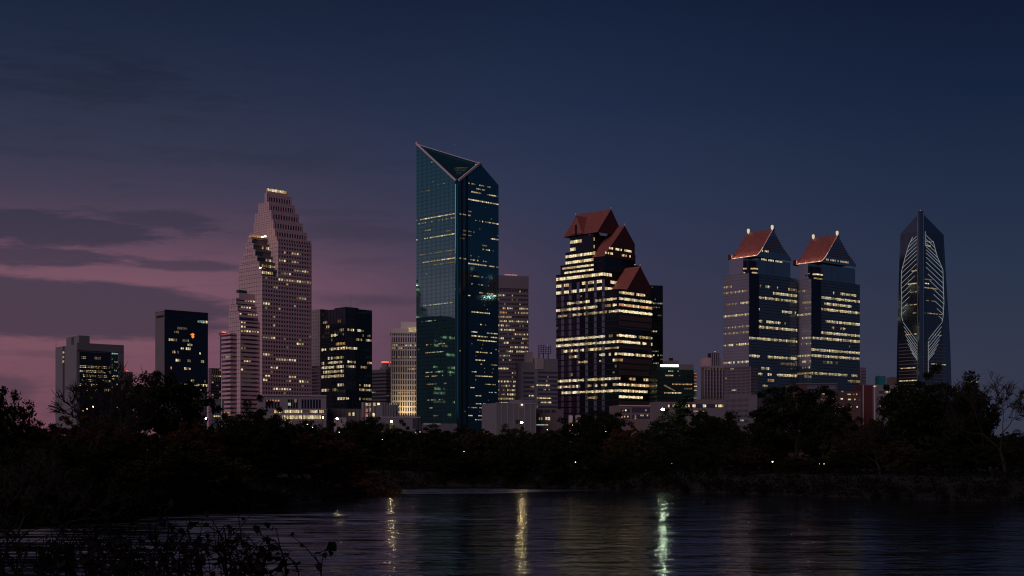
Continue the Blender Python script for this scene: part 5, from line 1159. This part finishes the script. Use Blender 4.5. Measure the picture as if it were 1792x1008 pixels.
T('rusty_tree', 'rust brown leafy tree leaning to the water at the left bank point', 548, 757, 150, 232, 2, 'leaf3', rot=.3)
T('rusty_tree', 'low rust brown tree at the very tip of the left bank point', 600, 800, 100, 236, 4, 'leaf3')
bare('bare_tree', 'pale thin bare tree standing at the left bank edge below the podium building', 508, 772, 95, 226, 4, pale=True)
bare('bare_tree', 'pale leaning bare tree low on the left bank', 120, 790, 190, 120, 5, pale=True)
bare('bare_tree', 'small pale bare tree low on the left bank near the water', 40, 800, 120, 118, 2, pale=True)
T('olive_tree', 'low olive green tree hanging over the water on the left bank', 350, 780, 170, 175, 4, 'leaf2')
T('olive_tree', 'olive shrub-like tree on the left bank, left of the low olive tree', 230, 800, 150, 158, 1, 'leaf2')
for px_, yt, w_, Y_, i, mk in ((30,722,150,170,4,'leaf'),(110,738,150,165,4,'leaf3'),(170,730,140,178,2,'leaf3'),(180,765,120,160,0,'leaf'),(90,760,150,150,4,'leaf'),(20,800,150,135,0,'leaf'),(260,748,130,190,4,'leaf2'),(340,742,110,205,2,'leaf3'),(395,752,90,208,3,'leaf'),(300,790,140,172,1,'leaf'),(20,770,160,140,4,'leaf'),(100,820,160,133,1,'leaf'),(430,770,120,212,0,'leaf'),(480,790,110,220,4,'leaf3'),(200,835,140,145,4,'leaf'),(400,815,120,190,1,'leaf'),(530,815,90,228,1,'leaf')):
    T('leafy_tree', 'dark indistinct tree in the wooded mass of the left bank', px_, yt, w_, Y_, i, mk, group=G2)
# --- far bank front row
for px_, yt, w_, Y_, i, mk, lb in ((528,738,75,330,1,'leaf','dark tree top under the right end of the lit podium building'),(575,742,60,335,4,'leaf','small dark tree top below the bright street lamp'),
    (640,732,90,325,1,'leaf','dark tree below the foot of the black tower'),(700,742,80,328,4,'leaf','dark tree below the floodlit white tower'),(762,750,90,326,0,'leaf','dark tree below the left edge of the teal tower'),
    (838,752,90,322,2,'leaf2','dark tree below the right edge of the teal tower'),(905,742,80,322,4,'leaf','bushy tree top against the blank concrete block'),(958,755,70,318,1,'leaf','dark tree below the lattice-framed office'),
    (1040,722,115,318,1,'leaf','taller dark tree left foot of the red-gabled tower'),(1105,745,90,312,4,'leaf3','rusty brown tree under the red-gabled tower'),(1216,703,145,305,4,'leaf','big round dark tree in front of the cream ribbed hotel'),
    (1160,738,80,308,0,'leaf','dark tree left of the big round tree by the hotel'),(1292,748,80,300,2,'leaf','low dark tree at the left foot of the twin towers'),(1395,678,175,272,3,'leaf','flat-topped open tree with visible trunk in front of the twin towers'),
    (1345,735,80,290,1,'leaf','dark tree left of the flat-topped open tree'),(1440,705,100,270,1,'leaf','dark tree touching the right side of the flat-topped open tree'),(1490,716,120,268,4,'leaf2','dark tree below the dark red building'),(1645,652,192,250,4,'leaf','largest dense dark tree, in front of the lone light-strip tower'),
    (1590,676,100,255,1,'leaf','dense tree at the left shoulder of the largest dark tree'),(1700,678,90,252,0,'leaf','dark tree at the right shoulder of the largest dark tree')):
    T('leafy_tree', lb, px_, yt, w_, Y_, i, mk)
bare('bare_tree', 'tall bare twiggy tree at the right picture edge', 1762, 655, 120, 225, 1, rot=2.0)
bare('bare_tree', 'second bare twiggy tree beside the largest dark tree', 1728, 672, 80, 235, 6)
bare('bare_tree', 'bare tree half cut by the right picture edge', 1800, 668, 110, 222, 3)
bare('bare_tree', 'bare pale-twigged tree standing below the dark red building', 1540, 745, 70, 250, 4, pale=True)
r2 = random.Random(21)
for k in range(46):
    px_ = 560+k*28+r2.uniform(-10,10); rowk = k % 3
    Y_ = (332-max(0,px_-620)*.092)+(0,14,34)[rowk]; yt = r2.uniform(764,800) if rowk == 0 else r2.uniform(757,778)
    if 1370 < px_ < 1440: yt = max(yt, 800)
    T('leafy_tree', 'dark indistinct tree in the wooded mass of the far bank', px_, yt, r2.uniform(70,120), Y_, r2.choice((0,1,2,4)), r2.choice(('leaf','leaf','leaf','leaf2')), group=GRP)
# trees far behind, at the foot of the city
for k in range(44):
    px_ = 20+k*42+r2.uniform(-14,14); Y_ = r2.uniform(560,760)
    T('leafy_tree', 'distant dark tree on the flat land before the city', px_, r2.uniform(748,762), r2.uniform(50,80), Y_, r2.choice((0,1,2,4)), 'leaf', group='distant trees before the city')
# --- undergrowth along the water's edge: nobody could count it
def undergrowth(pts, name, m, hmin, hmax, per, size, deep=5, seed=1):
    r2 = random.Random(seed); cs = []; rd = []
    for (ax, ay), (bx, by) in zip(pts[:-1], pts[1:]):
        L = math.hypot(bx-ax, by-ay); n = int(L/1.6); nx_, ny_ = (by-ay)/L, -(bx-ax)/L
        for k in range(n):
            for q in range(6):
                t_ = (k+r2.random())/n; off = r2.uniform(-1.2, deep)*(1 if q > 2 else .4); x = ax+(bx-ax)*t_+nx_*off; y = ay+(by-ay)*t_+ny_*off
                rr = r2.uniform(.8, 1.6); h = r2.uniform(hmin, hmax)*(1 if off > 1 else .5)
                cs.append((x, y, max(0, gz(x, y))+h*r2.random())); rd.append(rr)
    me = leaves(cs, per, rd, size, name, m, squash=.8); o = bpy.data.objects.new(name, me); COL.objects.link(o); o['kind'] = 'stuff'; return o
farline = [(260,108),(150,168),(74,205),(48,238),(10,297),(-10,309),(-42,314),(-52,300)]
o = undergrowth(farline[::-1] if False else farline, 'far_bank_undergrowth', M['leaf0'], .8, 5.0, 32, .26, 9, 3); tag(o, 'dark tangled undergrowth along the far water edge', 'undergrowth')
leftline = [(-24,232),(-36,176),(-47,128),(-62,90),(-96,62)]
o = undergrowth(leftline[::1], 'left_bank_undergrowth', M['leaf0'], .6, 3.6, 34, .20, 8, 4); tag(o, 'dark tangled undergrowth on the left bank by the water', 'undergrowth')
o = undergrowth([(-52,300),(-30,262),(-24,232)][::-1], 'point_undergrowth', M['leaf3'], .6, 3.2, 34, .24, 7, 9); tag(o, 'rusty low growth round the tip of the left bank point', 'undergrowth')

# ================================================================== STREET LIGHTS
def lamp(px, py, Y, label, m='lampw', r=.22, group=None, h=None):
    x = W(px, Y); z = Wz(py, Y); g = gz(x, Y)
    t_ = thing('street_lamp', label, 'street lamp', (x, Y, g), 0, group)
    H = z-g if h is None else h
    MB().tube((0,0,0),(0,0,H), .09*max(1,Y/500), .06*max(1,Y/500), 6).build('pole', M['silhouette_bark'], t_)
    MB().lathe([(r*.5,H-r*.6),(r,H-r*.2),(r,H+r*.6),(r*.4,H+r)], 8).build('lamp_head', M[m], t_)
    MB().lathe([(r*1.2,H+r),(r*.3,H+r*1.5)], 8).build('lamp_cap', M['darkmetal'], t_)
for px_, py_, lb in ((1007,809,'white street lamp in the far bank trees, leftmost'),(1038,809,'white street lamp in the far bank trees, second from left'),(1176,811,'white street lamp in the far bank trees, below the big round tree'),
                     (1688,812,'bright white street lamp under the largest dark tree'),(1748,811,'bright white street lamp under the bare trees at right'),(1753,800,'small lamp just above the bright one under the bare trees'),(1352,808,'small lamp left of the open-crowned tree trunk')):
    Y_ = 300 if px_ < 1300 else 270
    lamp(px_, py_, Y_, lb, 'lampw', .13 if py_ > 805 else .10)
for x_, y_ in ((499,735),(506,741),(538,743),(547,748),(594,757),(669,769),(727,757),(735,756),(958,752),(1002,744),(1040,759),(1060,755),(1134,762),(1205,748),(1258,735),(812,790),(872,811)): lamp(x_, y_, 316, 'one of the tiny lights glimpsed among the far bank tree tops', rnd.choice(('lampw','lampwarm')), rnd.uniform(.05,.085), 'tiny lights among the far bank tree tops')
for k in range(7): lamp(1222+k*5.6, 811.5, 296, 'one of a row of low path lights in the far bank trees', 'lampw', .06, 'row of low path lights')
for k in range(6): lamp(1418+k*8, 812, 262, 'one of the small path lights behind the open-crowned tree', 'lampw', .05, 'path lights by the open tree')
lamp(1127, 788, 305, 'tilted dim park lamp among rusty trees', 'L_lo', .3)
lamp(590, 733, 336, 'bright street lamp at the foot of the black tower', 'lampbig', .22)
lamp(565, 731, 338, 'smaller street lamp left of the bright one at the foot of the black tower', 'lampbig', .14)
lamp(1160, 717, 298, 'brightest mast lamp right of the red-gabled tower podium', 'lampgreen', .30)
lamp(913, 740, 318, 'added mast lamp for a water streak, just clearing the tree tops below the blank concrete block', 'lampbig', .24)  # lamp added only to cast a light streak on the river
lamp(685, 738, 322, 'added mast lamp for a water streak, clearing the tree tops below the gothic-topped hall', 'lampbig', .19)  # another added lamp, here for its streak in the water
lamp(163, 713, 900, 'bright lamp seen through bare branches below the pale office', 'lampw', .8)
lamp(361, 733, 900, 'lamp between the trees at the foot of the apartment block', 'lampw', .8)
for k, (x_, y_) in enumerate(((140,722),(146,719),(152,716),(168,709))): lamp(x_, y_, 900, 'one of a short chain of dim lamps below the pale office', 'lampwarm', .35, 'chain of dim lamps')
lamp(1733, 741, 900, 'orange lamp glimpsed between the largest tree and the bare trees', 'lampwarm', .7)

# ================================================================== FOREGROUND SHRUBS (near bank)
def leaf_mesh(i, L, m):
    mb = MB(); w_ = L*(.22+.06*i); c = .25*L
    pr = [(0,0),(.25,w_),(.55,w_*.9),(1.0,0)]
    v = [(0,0,0),(0,L*.28,w_),(0,L*.6,w_*.8),(0,L,0),(0,L*.6,-w_*.8),(0,L*.28,-w_)]
    v = [(.15*c*math.sin(y/L*2.5)+abs(z)*.35, y, z) for _, y, z in v]+[(.15*c*math.sin(.5), L*.3, 0),(.1*c, L*.62, 0)]
    mb.v = v; mb.f = [(0,6,1),(1,6,7,2),(2,7,3),(0,5,6),(5,4,7,6),(4,3,7)]
    return mb.mesh('leaf', m)
LM = [leaf_mesh(i, .085+.02*i, M['silhouette_bark']) for i in range(4)]
def shrub(label, px, Y, stems, nleaf, seed, lean=.25, fine=3):
    r2 = random.Random(seed); x0 = W(px, Y); g = gz(x0, Y)
    t_ = thing('shrub', label, 'shrub', (x0, Y, g), 0); pts = []
    for (dx, ytop, bend) in stems:
        sx = W(px+dx*.3, Y)-x0; tx = W(px+dx, Y)-x0; tz = Wz(ytop, Y)-g; mb = MB(); prev = Vector((sx, r2.uniform(-.2,.2), -.1)); n = 12; r = .034*r2.uniform(.7,1.4)
        P = [prev]
        for k in range(1, n+1):
            s_ = k/n; P.append(Vector((sx+(tx-sx)*s_**1.2+bend*math.sin(s_*3.1)+r2.gauss(0,.02), r2.gauss(0,.03)+P[-1].y, -.1+(tz+.1)*math.sin(s_*1.45)/math.sin(1.45)+r2.gauss(0,.015))))
        for k in range(n): mb.tube(P[k], P[k+1], r*(1-k/n*.8), r*(1-(k+1)/n*.8), 6, False)
        for k in range(3, n+1):
            for q in range(fine):
                if r2.random() < .55:
                    d = Vector((r2.gauss(0,1), r2.gauss(0,.5), r2.gauss(.3,.7))).normalized(); p0 = P[k]; L = r2.uniform(.12,.5); m1 = p0+d*L*.5+Vector((0,0,r2.uniform(-.04,.06))); m2 = p0+d*L+Vector((r2.gauss(0,.05),0,r2.gauss(0,.08)))
                    mb.tube(p0, m1, .010, .007, 4, False); mb.tube(m1, m2, .007, .004, 3, False); pts += [m1, m2, (m1+m2)/2]
            pts.append(P[k])
        mb.build('stem', M['silhouette_bark'], t_)
    r2.shuffle(pts)
    for k in range(min(nleaf, 290)):
        p_ = pts[k % len(pts)]; o = link('leaf', r2.choice(LM), t_, p_+Vector((r2.gauss(0,.015), r2.gauss(0,.015), r2.gauss(0,.015))))
        o.rotation_euler = (r2.gauss(-.6,.8), r2.gauss(0,.6), r2.uniform(0,6.28)); sc_ = r2.uniform(.6,1.2); o.scale = (sc_, sc_, sc_)
shrub('thick dark shrub with upright stems low in the foreground, left', 215, 19, [(-20,925,.03),(5,905,.1),(40,940,-.1),(-60,950,.05),(-110,965,0),(70,962,.1),(10,955,.2),(-85,935,.1)], 240, 3)
shrub('arching leafy foreground shrub with a long curved branch, centre left', 330, 18, [(60,930,.25),(-40,915,-.2),(100,955,.3),(20,950,.1),(-10,935,.2),(130,975,.2),(-70,960,.1)], 280, 5)
shrub('dense leafy foreground shrub with bowed twigs reaching right', 450, 18, [(30,945,.3),(-30,950,-.1),(105,965,.35),(70,985,.2),(-60,975,0),(5,960,.1)], 270, 8)
shrub('sparse twiggy foreground shrub at the left picture edge', 70, 20, [(-40,945,.1),(30,930,-.1),(-60,970,.1),(60,955,0),(0,960,.05)], 150, 13)
shrub('thin tall twig shrub rising left of the arching foreground shrub', 285, 22, [(10,880,.05),(-15,930,.1),(30,925,.05),(50,945,-.1)], 90, 17)
shrub('bushy dark shrub in the bottom corner below the sparse twiggy shrub', 20, 17, [(-30,960,.1),(0,935,-.1),(25,950,.1),(50,970,.1),(75,960,-.1),(-10,975,.2),(90,985,.1)], 260, 23, fine=5)
shrub('tangled twig shrub between the two tallest foreground shrubs', 150, 18, [(-50,950,.1),(-20,925,-.15),(15,945,.15),(45,935,-.1),(70,965,.1),(-35,975,.2),(30,975,-.2),(0,910,.1)], 270, 29, fine=5)
shrub('densest black shrub at the bottom edge below the arching one', 385, 17, [(-60,965,.1),(-30,950,-.15),(5,960,.2),(35,945,.25),(60,975,.1),(-75,985,.2),(20,985,-.2),(-10,935,.1)], 285, 31, fine=6)
shrub('low black shrub at the bottom edge under the thick upright one', 250, 16.5, [(-60,985,.1),(-30,965,-.1),(0,975,.1),(30,960,.1),(60,985,.1),(-45,945,.1)], 270, 37, fine=6)
